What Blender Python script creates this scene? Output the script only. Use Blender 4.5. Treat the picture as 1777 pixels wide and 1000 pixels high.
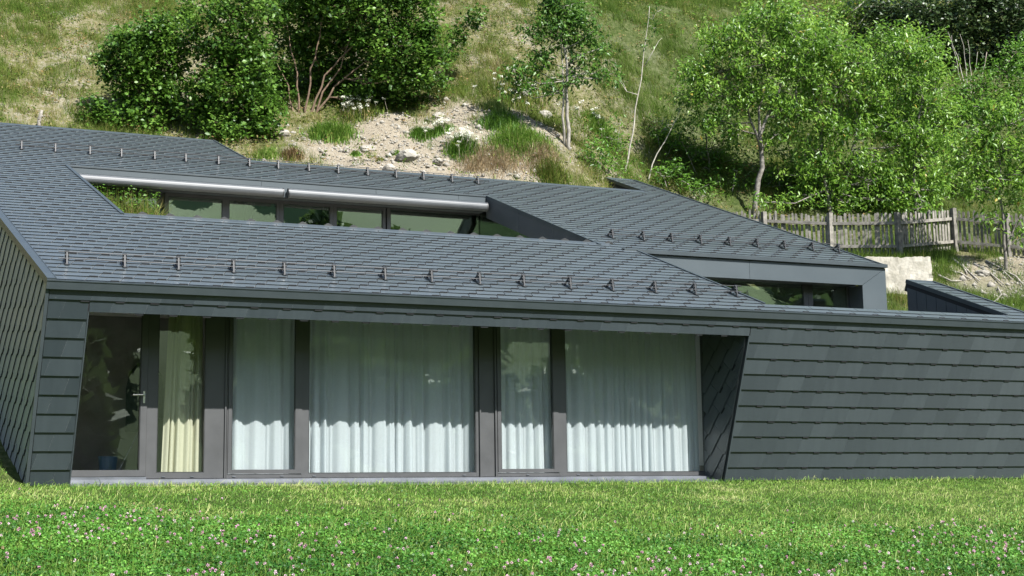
import bpy, math, random
import numpy as np
from mathutils import Vector, Matrix

for o in list(bpy.data.objects):
    bpy.data.objects.remove(o)
scene = bpy.context.scene
COL = scene.collection
R = math.radians
rng = np.random.default_rng(7)
random.seed(7)

# ------------------------------------------------------------------ camera
FPX, PX0, PY0, HOR = 2240.0, 640.0, 500.0, 790.0        # focal length / principal point / horizon of the photograph (1777 px wide)
CAM = np.array([-1.688, -17.486, 0.377])
PITCH = math.atan((HOR - PY0) / FPX)
YAW = math.atan2(6360, math.hypot(FPX, HOR - PY0))
HD = np.array([math.cos(YAW), math.sin(YAW), 0.0])
RT = np.array([math.sin(YAW), -math.cos(YAW), 0.0])
ZZ = np.array([0, 0, 1.0])
FW = HD * math.cos(PITCH) + ZZ * math.sin(PITCH)
UPV = -HD * math.sin(PITCH) + ZZ * math.cos(PITCH)
cd = bpy.data.cameras.new('camera')
cd.sensor_width = 36.0
cd.lens = 36.0 * FPX / 1777.0
cd.shift_x = (888.5 - PX0) / 1777.0
cd.clip_start = 0.1
cd.clip_end = 2000
cam = bpy.data.objects.new('camera', cd)
COL.objects.link(cam)
m = Matrix.Identity(4)
for i in range(3):
    m[i][0], m[i][1], m[i][2], m[i][3] = RT[i], UPV[i], -FW[i], CAM[i]
cam.matrix_world = m
scene.camera = cam
scene.render.resolution_x, scene.render.resolution_y = 1024, 576

# ------------------------------------------------------------------ sky, sun, exposure
SUN = Vector((0.30, -1.0, 1.13)).normalized()           # towards the sun
world = bpy.data.worlds.new('World')
scene.world = world
world.use_nodes = True
wn = world.node_tree
sky = wn.nodes.new('ShaderNodeTexSky')
sky.sky_type = 'NISHITA'
sky.sun_disc = False
sky.sun_elevation = math.asin(SUN.z)
sky.sun_rotation = math.atan2(SUN.x, SUN.y)
wn.links.new(sky.outputs[0], wn.nodes['Background'].inputs[0])
wn.nodes['Background'].inputs[1].default_value = 0.09
sl = bpy.data.lights.new('sun', 'SUN')
sl.energy = 5.0
sl.angle = R(0.5)
sl.color = (1.0, 0.98, 0.94)
so = bpy.data.objects.new('sun', sl)
COL.objects.link(so)
so.rotation_euler = SUN.to_track_quat('Z', 'Y').to_euler()
so.location = (5, -20, 40)
scene.view_settings.view_transform = 'Standard'
scene.view_settings.look = 'None'
scene.view_settings.exposure = 1.33
scene.view_settings.gamma = 1.0
scene.view_settings.use_curve_mapping = False


# ------------------------------------------------------------------ helpers
def at(px, py, d):
    """point at photograph pixel (px, py), d metres in front of the camera"""
    return CAM + ((px - PX0) * RT + (PY0 - py) * UPV + FPX * FW) * (d / FPX)


def proj(P):
    P = np.asarray(P, float) - CAM
    w = P @ FW
    return PX0 + FPX * (P @ RT) / w, PY0 - FPX * (P @ UPV) / w, w


def link(o, parent=None):
    COL.objects.link(o)
    if parent is not None:
        o.parent = parent
    return o


def tag(o, label=None, cat=None, group=None, kind=None):
    for k, v in (('label', label), ('category', cat), ('group', group), ('kind', kind)):
        if v:
            o[k] = v
    return o


def empty(name, loc=(0, 0, 0)):
    o = bpy.data.objects.new(name, None)
    o.location = loc
    o.empty_display_size = 0.2
    return link(o)


class MB:
    def __init__(s):
        s.v, s.f = [], []

    def poly_prism(s, pts, off):
        """closed prism: polygon pts pushed along vector off"""
        n = len(pts)
        b = len(s.v)
        off = np.asarray(off, float)
        for p in pts:
            s.v.append(tuple(p))
        for p in pts:
            s.v.append(tuple(np.asarray(p, float) + off))
        s.f.append(tuple(range(b, b + n)))
        s.f.append(tuple(range(b + 2 * n - 1, b + n - 1, -1)))
        for i in range(n):
            j = (i + 1) % n
            s.f.append((b + i, b + n + i, b + n + j, b + j))
        return s

    def box(s, x0, x1, y0, y1, z0, z1):
        return s.poly_prism([(x0, y0, z0), (x1, y0, z0), (x1, y1, z0), (x0, y1, z0)], (0, 0, z1 - z0))

    def tube(s, path, radii, seg=6, cap=True):
        path = [np.asarray(p, float) for p in path]
        if not hasattr(radii, '__len__'):
            radii = [radii] * len(path)
        b = len(s.v)
        n = len(path)
        ref = None
        for i, p in enumerate(path):
            t = path[min(i + 1, n - 1)] - path[max(i - 1, 0)]
            t = t / (np.linalg.norm(t) + 1e-9)
            if ref is None:
                ref = np.array([0, 0, 1.0]) if abs(t[2]) < 0.9 else np.array([1.0, 0, 0])
            a = np.cross(t, ref)
            a /= np.linalg.norm(a) + 1e-9
            c = np.cross(a, t)
            ref = c
            for k in range(seg):
                an = 2 * math.pi * k / seg
                s.v.append(tuple(p + radii[i] * (math.cos(an) * a + math.sin(an) * c)))
        for i in range(n - 1):
            for k in range(seg):
                k2 = (k + 1) % seg
                s.f.append((b + i * seg + k, b + i * seg + k2, b + (i + 1) * seg + k2, b + (i + 1) * seg + k))
        if cap:
            s.f.append(tuple(range(b + seg - 1, b - 1, -1)))
            s.f.append(tuple(range(b + (n - 1) * seg, b + n * seg)))
        return s

    def mesh(s, name, mat, smooth=False, fixn=True):
        me = bpy.data.meshes.new(name)
        me.from_pydata([tuple(map(float, v)) for v in s.v], [], s.f)
        if mat:
            me.materials.append(mat)
        if fixn:
            import bmesh
            bm = bmesh.new()
            bm.from_mesh(me)
            bmesh.ops.recalc_face_normals(bm, faces=bm.faces)
            bm.to_mesh(me)
            bm.free()
        if smooth:
            me.polygons.foreach_set('use_smooth', [True] * len(me.polygons))
        me.update()
        return me

    def build(s, name, mat, parent=None, smooth=False):
        return link(bpy.data.objects.new(name, s.mesh(name, mat, smooth)), parent)


def mesh_np(name, V, F, mat, attrs=None, smooth=False):
    """fast mesh from numpy arrays; F is (M,3) or (M,4); attrs: face-domain floats"""
    V = np.ascontiguousarray(V, np.float32)
    F = np.ascontiguousarray(F, np.int32)
    k = F.shape[1]
    me = bpy.data.meshes.new(name)
    me.vertices.add(len(V))
    me.vertices.foreach_set('co', V.ravel())
    me.loops.add(F.size)
    me.loops.foreach_set('vertex_index', F.ravel())
    me.polygons.add(len(F))
    me.polygons.foreach_set('loop_start', np.arange(0, F.size, k, dtype=np.int32))
    me.polygons.foreach_set('loop_total', np.full(len(F), k, np.int32))
    if smooth:
        me.polygons.foreach_set('use_smooth', np.ones(len(F), bool))
    for nm, (dom, arr) in (attrs or {}).items():
        a = me.attributes.new(nm, 'FLOAT', dom)
        a.data.foreach_set('value', np.ascontiguousarray(arr, np.float32))
    me.materials.append(mat)
    me.update()
    me.validate()
    return me


# ------------------------------------------------------------------ materials
def new_mat(name):
    mt = bpy.data.materials.new(name)
    mt.use_nodes = True
    nt = mt.node_tree
    return mt, nt, nt.nodes['Principled BSDF'], nt.nodes, nt.links


def ramp(nodes, stops):
    r = nodes.new('ShaderNodeValToRGB')
    e = r.color_ramp.elements
    while len(e) > 1:
        e.remove(e[-1])
    e[0].position, e[0].color = stops[0][0], (*stops[0][1], 1)
    for p, c in stops[1:]:
        x = e.new(p)
        x.color = (*c, 1)
    return r


def noise(nodes, links, scale, detail=4, rough=0.55, coord='Object', vec=None):
    n = nodes.new('ShaderNodeTexNoise')
    n.inputs['Scale'].default_value = scale
    n.inputs['Detail'].default_value = detail
    n.inputs['Roughness'].default_value = rough
    if vec is None:
        tc = nodes.new('ShaderNodeNewGeometry')
        vec = tc.outputs['Position']
    links.new(vec, n.inputs['Vector'])
    return n


def simple_mat(name, c1, c2, rough=0.5, scale=6, metal=0.0, bump=0.0, bscale=40, rr=0.08, obj_var=0.0, detail=4):
    mt, nt, bs, N, L = new_mat(name)
    n = noise(N, L, scale, detail)
    rp = ramp(N, [(0.3, c1), (0.7, c2)])
    L.new(n.outputs['Fac'], rp.inputs[0])
    out = rp.outputs[0]
    if obj_var:
        oi = N.new('ShaderNodeObjectInfo')
        mr = N.new('ShaderNodeMapRange')
        mr.inputs['To Min'].default_value = 1 - obj_var
        mr.inputs['To Max'].default_value = 1 + obj_var
        L.new(oi.outputs['Random'], mr.inputs['Value'])
        mx = N.new('ShaderNodeVectorMath')
        mx.operation = 'SCALE'
        L.new(out, mx.inputs[0])
        L.new(mr.outputs[0], mx.inputs['Scale'])
        out = mx.outputs[0]
    L.new(out, bs.inputs['Base Color'])
    bs.inputs['Metallic'].default_value = metal
    r2 = N.new('ShaderNodeMapRange')
    r2.inputs['To Min'].default_value = rough - rr
    r2.inputs['To Max'].default_value = rough + rr
    L.new(n.outputs['Fac'], r2.inputs['Value'])
    L.new(r2.outputs[0], bs.inputs['Roughness'])
    if bump:
        nb = noise(N, L, bscale, 3)
        b = N.new('ShaderNodeBump')
        b.inputs['Strength'].default_value = bump
        b.inputs['Distance'].default_value = 0.01
        L.new(nb.outputs['Fac'], b.inputs['Height'])
        L.new(b.outputs[0], bs.inputs['Normal'])
    return mt


def leaf_mat(name, stops, trans=0.3, rough=0.45, attr='rnd', spec=0.35):
    mt, nt, bs, N, L = new_mat(name)
    a = N.new('ShaderNodeAttribute')
    a.attribute_name = attr
    rp = ramp(N, stops)
    L.new(a.outputs['Fac'], rp.inputs[0])
    L.new(rp.outputs[0], bs.inputs['Base Color'])
    bs.inputs['Roughness'].default_value = rough
    bs.inputs['Specular IOR Level'].default_value = spec
    tr = N.new('ShaderNodeBsdfTranslucent')
    hs = N.new('ShaderNodeHueSaturation')
    hs.inputs['Hue'].default_value = 0.495
    hs.inputs['Value'].default_value = 1.5
    L.new(rp.outputs[0], hs.inputs['Color'])
    L.new(hs.outputs[0], tr.inputs['Color'])
    mx = N.new('ShaderNodeMixShader')
    mx.inputs[0].default_value = trans
    L.new(bs.outputs[0], mx.inputs[1])
    L.new(tr.outputs[0], mx.inputs[2])
    L.new(mx.outputs[0], N['Material Output'].inputs['Surface'])
    return mt


M = {}
def slate_mat():
    mt, nt, bs, N, L = new_mat('coated_aluminium_shingle')
    geo = N.new('ShaderNodeNewGeometry')
    oi = N.new('ShaderNodeObjectInfo')
    add = N.new('ShaderNodeMath')
    add.operation = 'ADD'
    L.new(geo.outputs['Random Per Island'], add.inputs[0])
    L.new(oi.outputs['Random'], add.inputs[1])
    fr = N.new('ShaderNodeMath')
    fr.operation = 'FRACT'
    L.new(add.outputs[0], fr.inputs[0])
    mp = N.new('ShaderNodeMapping')
    mp.inputs['Scale'].default_value = (5.0, 1.0, 0.7)
    L.new(geo.outputs['Position'], mp.inputs['Vector'])
    n1 = noise(N, L, 2.4, 5, 0.6, vec=mp.outputs[0])
    n2 = noise(N, L, 0.35, 3)
    n3 = noise(N, L, 120, 2)
    w = N.new('ShaderNodeMath')
    w.operation = 'MULTIPLY_ADD'
    w.inputs[1].default_value = 0.45
    L.new(fr.outputs[0], w.inputs[0])
    w2 = N.new('ShaderNodeMath')
    w2.operation = 'MULTIPLY_ADD'
    w2.inputs[1].default_value = 0.6
    L.new(n1.outputs['Fac'], w2.inputs[0])
    w3 = N.new('ShaderNodeMath')
    w3.operation = 'MULTIPLY'
    w3.inputs[1].default_value = 0.35
    L.new(n2.outputs['Fac'], w3.inputs[0])
    L.new(w3.outputs[0], w2.inputs[2])
    L.new(w2.outputs[0], w.inputs[2])
    rp = ramp(N, [(0.22, (0.011, 0.017, 0.021)), (0.6, (0.015, 0.022, 0.027)), (0.98, (0.023, 0.032, 0.037))])
    L.new(w.outputs[0], rp.inputs[0])
    L.new(rp.outputs[0], bs.inputs['Base Color'])
    mr = N.new('ShaderNodeMapRange')
    mr.inputs['To Min'].default_value = 0.27
    mr.inputs['To Max'].default_value = 0.38
    L.new(w.outputs[0], mr.inputs['Value'])
    L.new(mr.outputs[0], bs.inputs['Roughness'])
    bs.inputs['Specular IOR Level'].default_value = 0.7
    bs.inputs['Sheen Weight'].default_value = 0.42
    bs.inputs['Sheen Roughness'].default_value = 0.45
    bs.inputs['Sheen Tint'].default_value = (0.94, 0.99, 1.0, 1)
    bp = N.new('ShaderNodeBump')
    bp.inputs['Strength'].default_value = 0.06
    bp.inputs['Distance'].default_value = 0.004
    L.new(n3.outputs['Fac'], bp.inputs['Height'])
    L.new(bp.outputs[0], bs.inputs['Normal'])
    return mt


M['slate'] = slate_mat()
M['trim'] = simple_mat('coated_metal_trim', (0.034, 0.043, 0.048), (0.040, 0.050, 0.055), 0.38, 3.0, 0.0, 0.02, 200)
M['panel'] = simple_mat('smooth_grey_panel', (0.050, 0.062, 0.069), (0.058, 0.071, 0.078), 0.38, 1.2, 0.0, 0.02, 150, 0.05, 0.03)
M['deck'] = simple_mat('dark_roof_underlay', (0.007, 0.008, 0.009), (0.012, 0.013, 0.014), 0.9, 5)
M['board'] = simple_mat('dark_cladding_board', (0.034, 0.041, 0.046), (0.044, 0.051, 0.056), 0.5, 3, 0, 0.03, 120, 0.05, 0.06)
M['frame'] = simple_mat('grey_window_frame', (0.050, 0.051, 0.053), (0.060, 0.061, 0.063), 0.42, 4, 0.0, 0.03, 300)
M['sill'] = simple_mat('aluminium_sill', (0.115, 0.125, 0.14), (0.16, 0.17, 0.19), 0.42, 3, 0.55, 0.02, 80)
M['steel'] = simple_mat('brushed_steel', (0.55, 0.55, 0.55), (0.68, 0.68, 0.67), 0.28, 5, 0.95)
M['awning'] = simple_mat('grey_awning_cassette', (0.060, 0.065, 0.070), (0.074, 0.080, 0.085), 0.42, 3, 0.0, 0.01, 60, 0.04)
M['black'] = simple_mat('black_coated_steel', (0.018, 0.019, 0.02), (0.03, 0.031, 0.032), 0.4, 9)
M['plaster'] = simple_mat('interior_plaster', (0.76, 0.77, 0.77), (0.81, 0.82, 0.82), 0.85, 3)
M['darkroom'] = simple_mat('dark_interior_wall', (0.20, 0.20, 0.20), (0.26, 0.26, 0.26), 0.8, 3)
M['woodfloor'] = simple_mat('pale_wood_floor', (0.36, 0.31, 0.25), (0.46, 0.41, 0.34), 0.5, 4)
M['concrete'] = simple_mat('rough_pale_concrete', (0.27, 0.25, 0.20), (0.44, 0.41, 0.35), 0.9, 5, 0, 0.9, 22, 0.05)
M['rock'] = simple_mat('pale_limestone', (0.15, 0.135, 0.11), (0.32, 0.30, 0.26), 0.9, 6, 0, 0.8, 18, 0.05)
M['fence'] = simple_mat('weathered_grey_wood', (0.10, 0.092, 0.078), (0.25, 0.232, 0.20), 0.85, 9, 0, 0.5, 60, 0.05, 0.18)
M['bark'] = simple_mat('grey_brown_bark', (0.11, 0.085, 0.065), (0.30, 0.26, 0.21), 0.9, 14, 0, 0.8, 50, 0.05)
M['palebark'] = simple_mat('pale_grey_bark', (0.15, 0.135, 0.115), (0.34, 0.31, 0.27), 0.85, 10, 0, 0.5, 60, 0.05)
M['cherrybark'] = simple_mat('cherry_bark', (0.055, 0.045, 0.04), (0.24, 0.22, 0.19), 0.85, 12, 0, 0.6, 50, 0.05)
M['whitebark'] = simple_mat('bleached_bark', (0.30, 0.27, 0.22), (0.46, 0.43, 0.37), 0.85, 10, 0, 0.4, 60, 0.05)
M['redbark'] = simple_mat('reddish_brown_stem', (0.09, 0.055, 0.035), (0.20, 0.135, 0.09), 0.85, 14, 0, 0.4, 60, 0.05)
M['coat'] = simple_mat('dark_navy_cloth', (0.012, 0.016, 0.022), (0.03, 0.036, 0.045), 0.9, 12)
M['blue'] = simple_mat('blue_plastic', (0.02, 0.06, 0.13), (0.03, 0.08, 0.17), 0.6, 6)
M['picture'] = simple_mat('dark_picture', (0.05, 0.06, 0.07), (0.14, 0.15, 0.15), 0.5, 30)


def glass_mat(name, tint, ior):
    mt, nt, bs, N, L = new_mat(name)
    N.remove(bs)
    tr = N.new('ShaderNodeBsdfTransparent')
    tr.inputs[0].default_value = (*tint, 1)
    gl = N.new('ShaderNodeBsdfGlossy')
    gl.inputs['Roughness'].default_value = 0.0
    gl.inputs[0].default_value = (0.86, 0.95, 0.88, 1)
    geo = N.new('ShaderNodeNewGeometry')
    dt = N.new('ShaderNodeVectorMath')
    dt.operation = 'DOT_PRODUCT'
    L.new(geo.outputs['Normal'], dt.inputs[0])
    L.new(geo.outputs['Incoming'], dt.inputs[1])

    def mth(op, *ins):
        n_ = N.new('ShaderNodeMath')
        n_.operation = op
        for k_, v_ in enumerate(ins):
            if isinstance(v_, (int, float)):
                n_.inputs[k_].default_value = v_
            else:
                L.new(v_, n_.inputs[k_])
        return n_.outputs[0]
    f0 = ((ior - 1) / (ior + 1)) ** 2                 # Schlick reflectance of each face of the pane
    om = mth('SUBTRACT', 1.0, mth('ABSOLUTE', dt.outputs['Value']))
    frf = mth('MULTIPLY_ADD', mth('POWER', om, 5.0), 1 - f0, f0)
    nz = noise(N, L, 0.55, 1)
    b = N.new('ShaderNodeBump')
    b.inputs['Strength'].default_value = 0.05
    b.inputs['Distance'].default_value = 0.02
    L.new(nz.outputs['Fac'], b.inputs['Height'])
    L.new(b.outputs[0], gl.inputs['Normal'])
    mx = N.new('ShaderNodeMixShader')
    L.new(frf, mx.inputs[0])
    L.new(tr.outputs[0], mx.inputs[1])
    L.new(gl.outputs[0], mx.inputs[2])
    L.new(mx.outputs[0], N['Material Output'].inputs['Surface'])
    return mt


M['glass'] = glass_mat('green_tinted_glass', (0.965, 0.98, 0.975), 1.58)
M['glass_up'] = glass_mat('reflective_green_glass', (0.72, 0.80, 0.74), 2.7)


def cloth_mat(name, col, transp, transl):
    mt, nt, bs, N, L = new_mat(name)
    n = noise(N, L, 45, 3)
    rp = ramp(N, [(0.3, tuple(c * 0.93 for c in col)), (0.7, col)])
    L.new(n.outputs['Fac'], rp.inputs[0])
    L.new(rp.outputs[0], bs.inputs['Base Color'])
    bs.inputs['Roughness'].default_value = 0.9
    bs.inputs['Specular IOR Level'].default_value = 0.1
    tl = N.new('ShaderNodeBsdfTranslucent')
    L.new(rp.outputs[0], tl.inputs[0])
    m1 = N.new('ShaderNodeMixShader')
    m1.inputs[0].default_value = transl
    L.new(bs.outputs[0], m1.inputs[1])
    L.new(tl.outputs[0], m1.inputs[2])
    tp = N.new('ShaderNodeBsdfTransparent')
    m2 = N.new('ShaderNodeMixShader')
    m2.inputs[0].default_value = transp
    L.new(m1.outputs[0], m2.inputs[1])
    L.new(tp.outputs[0], m2.inputs[2])
    L.new(m2.outputs[0], N['Material Output'].inputs['Surface'])
    return mt


M['sheer'] = cloth_mat('white_sheer_cloth', (0.69, 0.735, 0.765), 0.035, 0.50)
M['cream'] = cloth_mat('cream_curtain_cloth', (0.43, 0.415, 0.31), 0.0, 0.15)


def ground_mat():
    """hillside and lawn soil: attribute 'lawn' 0/1 and 'gravel' 0..1 say which ground cover it is"""
    mt, nt, bs, N, L = new_mat('ground_soil_and_turf')
    n1 = noise(N, L, 0.9, 6, 0.62)
    n2 = noise(N, L, 9.0, 5, 0.65)
    n3 = noise(N, L, 45.0, 3, 0.6)
    mixn = N.new('ShaderNodeMix')
    mixn.data_type = 'FLOAT'
    mixn.inputs[0].default_value = 0.5
    L.new(n1.outputs['Fac'], mixn.inputs[2])
    L.new(n2.outputs['Fac'], mixn.inputs[3])
    hill = ramp(N, [(0.34, (0.040, 0.052, 0.016)), (0.44, (0.095, 0.10, 0.036)), (0.50, (0.15, 0.135, 0.07)), (0.56, (0.20, 0.18, 0.125)), (0.66, (0.30, 0.28, 0.23))])
    L.new(mixn.outputs[0], hill.inputs[0])
    grav = ramp(N, [(0.32, (0.085, 0.066, 0.045)), (0.45, (0.20, 0.17, 0.125)), (0.6, (0.31, 0.272, 0.21)), (0.75, (0.38, 0.345, 0.285))])
    mg = N.new('ShaderNodeMix')
    mg.data_type = 'FLOAT'
    mg.inputs[0].default_value = 0.6
    L.new(n2.outputs['Fac'], mg.inputs[2])
    L.new(n3.outputs['Fac'], mg.inputs[3])
    L.new(mg.outputs[0], grav.inputs[0])
    lawn = ramp(N, [(0.35, (0.022, 0.042, 0.009)), (0.6, (0.05, 0.075, 0.018)), (0.75, (0.10, 0.10, 0.045))])
    L.new(n2.outputs['Fac'], lawn.inputs[0])
    ag = N.new('ShaderNodeAttribute')
    ag.attribute_name = 'gravel'
    al = N.new('ShaderNodeAttribute')
    al.attribute_name = 'lawn'
    m1 = N.new('ShaderNodeMix')
    m1.data_type = 'RGBA'
    L.new(ag.outputs['Fac'], m1.inputs[0])
    L.new(hill.outputs[0], m1.inputs[6])
    L.new(grav.outputs[0], m1.inputs[7])
    m2 = N.new('ShaderNodeMix')
    m2.data_type = 'RGBA'
    L.new(al.outputs['Fac'], m2.inputs[0])
    L.new(m1.outputs[2], m2.inputs[6])
    L.new(lawn.outputs[0], m2.inputs[7])
    L.new(m2.outputs[2], bs.inputs['Base Color'])
    bs.inputs['Roughness'].default_value = 0.95
    bs.inputs['Specular IOR Level'].default_value = 0.1
    b = N.new('ShaderNodeBump')
    b.inputs['Strength'].default_value = 0.9
    b.inputs['Distance'].default_value = 0.08
    L.new(mg.outputs[0], b.inputs['Height'])
    L.new(b.outputs[0], bs.inputs['Normal'])
    return mt


M['ground'] = ground_mat()

# ------------------------------------------------------------------ ground: lawn in front, steep hillside behind
HILL = np.array([
    # left of the house
    (-0.39, 2.6, 0.63), (-0.27, 1.77, 0.30), (-0.14, 0.84, 0.0), (-3, 0.8, 0), (-3, 2.6, 0.75), (-4, 6, 3.0), (-1, 6, 2.8),
    (-1, 10, 5.6), (0, 13.2, 7.5), (0.1, 15.2, 8.75), (0.5, 23.6, 14.8), (-6, 14, 8.2), (-8, 24, 15.5), (-10, 1, 0.2), (-10, 8, 4.2),
    (4.9, 13.1, 7.5), (5.0, 15, 8.9), (6.5, 22, 14.6),
    # behind the middle: gravel cut, then slope
    (7.5, 10.3, 6.55), (9.3, 10.6, 6.7), (10.2, 13.2, 8.6), (10.9, 15.0, 10.0), (12.9, 20.25, 15.0),
    (13.0, 10.4, 6.75), (13.3, 11.2, 7.9), (14.75, 13.9, 9.7), (17.3, 18.7, 15.0),
    # right: bank, retaining wall, fence terrace, slope
    (18.35, 4.93, 3.40), (18.6, 5.6, 3.75), (19.2, 5.4, 3.78), (20.1, 5.2, 3.85), (19.3, 6.75, 4.75), (20.6, 6.5, 4.80), (20.79, 7.57, 5.10), (22.25, 6.4, 4.95), (24.2, 6.0, 4.95),
    
    (20.1, 4.28, 3.62), (19.4, 2.46, 3.05), (23, 4.8, 4.15), (21.3, 4.9, 3.95), (17.9, 9.9, 5.5), (19.5, 10.2, 6.1), (20.7, 10.8, 6.35), (23.5, 9.8, 6.6), (16.3, 11.8, 7.2),
    (27.0, 20.9, 17.0), (37, 17.5, 17.6), (28, 9, 7.2), (25, 2, 3.3), (31, 4, 5.0), (40, 10, 11), (18.5, 0.9, 0.0), (22, 0.8, 0.3), (30, 0.8, 0.6), (36, 2, 3),
    (10, 27, 17.6), (25, 28, 18.8), (45, 26, 19.5), (-8, 29, 17.0), (10, 34, 18.2), (25, 34, 19.2), (45, 34, 20), (-8, 34, 17.5)])  # hilltop out of view, flattened so that the roof mirrors the sky


def tps_fit(P):
    n = len(P)
    xy = P[:, :2]
    d = np.linalg.norm(xy[:, None] - xy[None], axis=2)
    K = np.where(d > 0, d * d * np.log(d + 1e-12), 0)
    A = np.zeros((n + 3, n + 3))
    A[:n, :n] = K + 0.08 * np.eye(n)
    A[:n, n] = 1
    A[:n, n + 1:] = xy
    A[n:, :n] = A[:n, n:].T
    b = np.zeros(n + 3)
    b[:n] = P[:, 2]
    return np.linalg.solve(A, b)


FENCE_PX = [(1215, 436, 33.6), (1327, 440, 32.9), (1440, 446, 32.3), (1560, 446, 31.7), (1657, 437, 32.4), (1748, 446, 31.6), (1830, 452, 31.0)]
FP = [at(*p) for p in FENCE_PX]                         # the fence stands on a little terrace
HILL = np.concatenate([HILL, np.array(FP) + np.array([0, 0, 0.02])])
TPSW = tps_fit(HILL)


def tps(x, y):
    sh = np.shape(x)
    q = np.stack([np.ravel(x), np.ravel(y)], 1)
    out = np.empty(len(q))
    n = len(HILL)
    for s in range(0, len(q), 20000):
        e = q[s:s + 20000]
        d = np.linalg.norm(e[:, None] - HILL[None, :, :2], axis=2)
        K = np.where(d > 0, d * d * np.log(d + 1e-12), 0)
        out[s:s + 20000] = K @ TPSW[:n] + TPSW[n] + e @ TPSW[n + 1:]
    return out.reshape(sh)


_t = np.random.default_rng(3).random((64, 64))


def vnoise(x, y):
    x = np.asarray(x, float)
    y = np.asarray(y, float)
    xi, yi = np.floor(x).astype(int), np.floor(y).astype(int)
    fx, fy = x - xi, y - yi
    fx = fx * fx * (3 - 2 * fx)
    fy = fy * fy * (3 - 2 * fy)
    g = lambda i, j: _t[i % 64, j % 64]
    return (g(xi, yi) * (1 - fx) + g(xi + 1, yi) * fx) * (1 - fy) + (g(xi, yi + 1) * (1 - fx) + g(xi + 1, yi + 1) * fx) * fy


def fbm(x, y, o=4):
    s, a = 0, 0.5
    for i in range(o):
        s = s + a * vnoise(x * 2 ** i + 17 * i, y * 2 ** i + 5 * i)
        a *= 0.5
    return s - 0.47


def lawn_z(x, y):
    return -0.035 - 0.075 * (0.76 - y)


def ground_z(x, y):
    x = np.asarray(x, float)
    y = np.asarray(y, float)
    hz = tps(x, y) + np.clip((y - 8) / 3, 0, 1) * (fbm(x * 0.7, y * 0.7) * 0.55 + fbm(x * 2.9, y * 2.9, 3) * 0.22)
    lz = lawn_z(x, y) + 0.03 * fbm(x * 1.3, y * 1.3)
    t = np.clip((y - 0.6) / 0.8, 0, 1)
    return lz * (1 - t) + hz * t


def ground_hit(px, py, d0=27.0, d1=75.0):
    d = np.linspace(d0, d1, 900)
    P = CAM[None] + (((px - PX0) * RT + (PY0 - py) * UPV + FPX * FW)[None] / FPX) * d[:, None]
    g = ground_z(P[:, 0], P[:, 1])
    i = np.argmax(P[:, 2] < g)
    return P[i], d[i]


def gravel_mask(x, y, z):
    """bare scree cut behind the ridge and the eroded bank by the fence (a place on the ground)"""
    nz = fbm(x * 0.8, y * 0.8) * 1.6
    u = ((x - 10.3) / 4.6) ** 2 + ((y - 12.3 - 0.1 * (x - 10)) / 2.7) ** 2
    g = np.clip((1.15 - u + nz) * 2.0, 0, 1)
    u2 = ((x - 23.8) / 3.2) ** 2 + ((y - 5.2) / 1.25) ** 2
    g2 = np.clip((1.1 - u2 + nz * 0.8) * 2.0, 0, 1) * 0.85
    return np.maximum(g, g2)


def build_ground():
    xs = np.concatenate([np.linspace(-700, -40, 12), np.linspace(-34, -8, 14), np.arange(-7, 40.01, 0.25), np.linspace(43, 80, 12), np.linspace(110, 700, 10)])
    ys = np.concatenate([np.linspace(-60, -14, 30), np.arange(-13, 0.51, 0.5), np.arange(0.76, 34.1, 0.24)])
    X, Y = np.meshgrid(xs, ys, indexing='ij')
    xc = np.clip(X, -10, 45)
    Z = ground_z(xc, Y)
    nx, ny = X.shape
    V = np.stack([X, Y, Z], 2).reshape(-1, 3)
    I = np.arange(nx * ny).reshape(nx, ny)
    F = np.stack([I[:-1, :-1], I[1:, :-1], I[1:, 1:], I[:-1, 1:]], 2).reshape(-1, 4)
    c = V[F].mean(1)
    a = c[:, 0] + 0.14 * c[:, 1]
    # leave the pit the house stands in out of the sheet
    inside = (a > 0.12) & (a < 17.35) & (c[:, 1] > 0.85) & (c[:, 1] < np.where(a < 6.5, 12.0, 9.75))
    F = F[~inside]
    lawn = np.clip((0.9 - V[:, 1]) / 0.3, 0, 1)
    lawn = np.maximum(lawn, 0.85 * np.clip((3.5 - V[:, 2]) / 2, 0, 1))
    lawn = np.maximum(lawn, 0.9 * np.clip((4.6 - V[:, 2]) / 0.8, 0, 1) * (V[:, 0] > 17))
    lawn = np.maximum(lawn, 0.75 * np.clip((V[:, 0] - 16.5) / 3, 0, 1) * np.clip((V[:, 1] - 7.5), 0, 1))  # lush turf, with the shade under the cherries put into its darker colour
    me = mesh_np('ground', V, F, M['ground'], {'lawn': ('POINT', lawn), 'gravel': ('POINT', gravel_mask(V[:, 0], V[:, 1], V[:, 2]))}, True)
    o = link(bpy.data.objects.new('ground', me))
    tag(o, 'lawn rising to the house and steep grassy hillside behind it', kind='structure')


build_ground()


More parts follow.
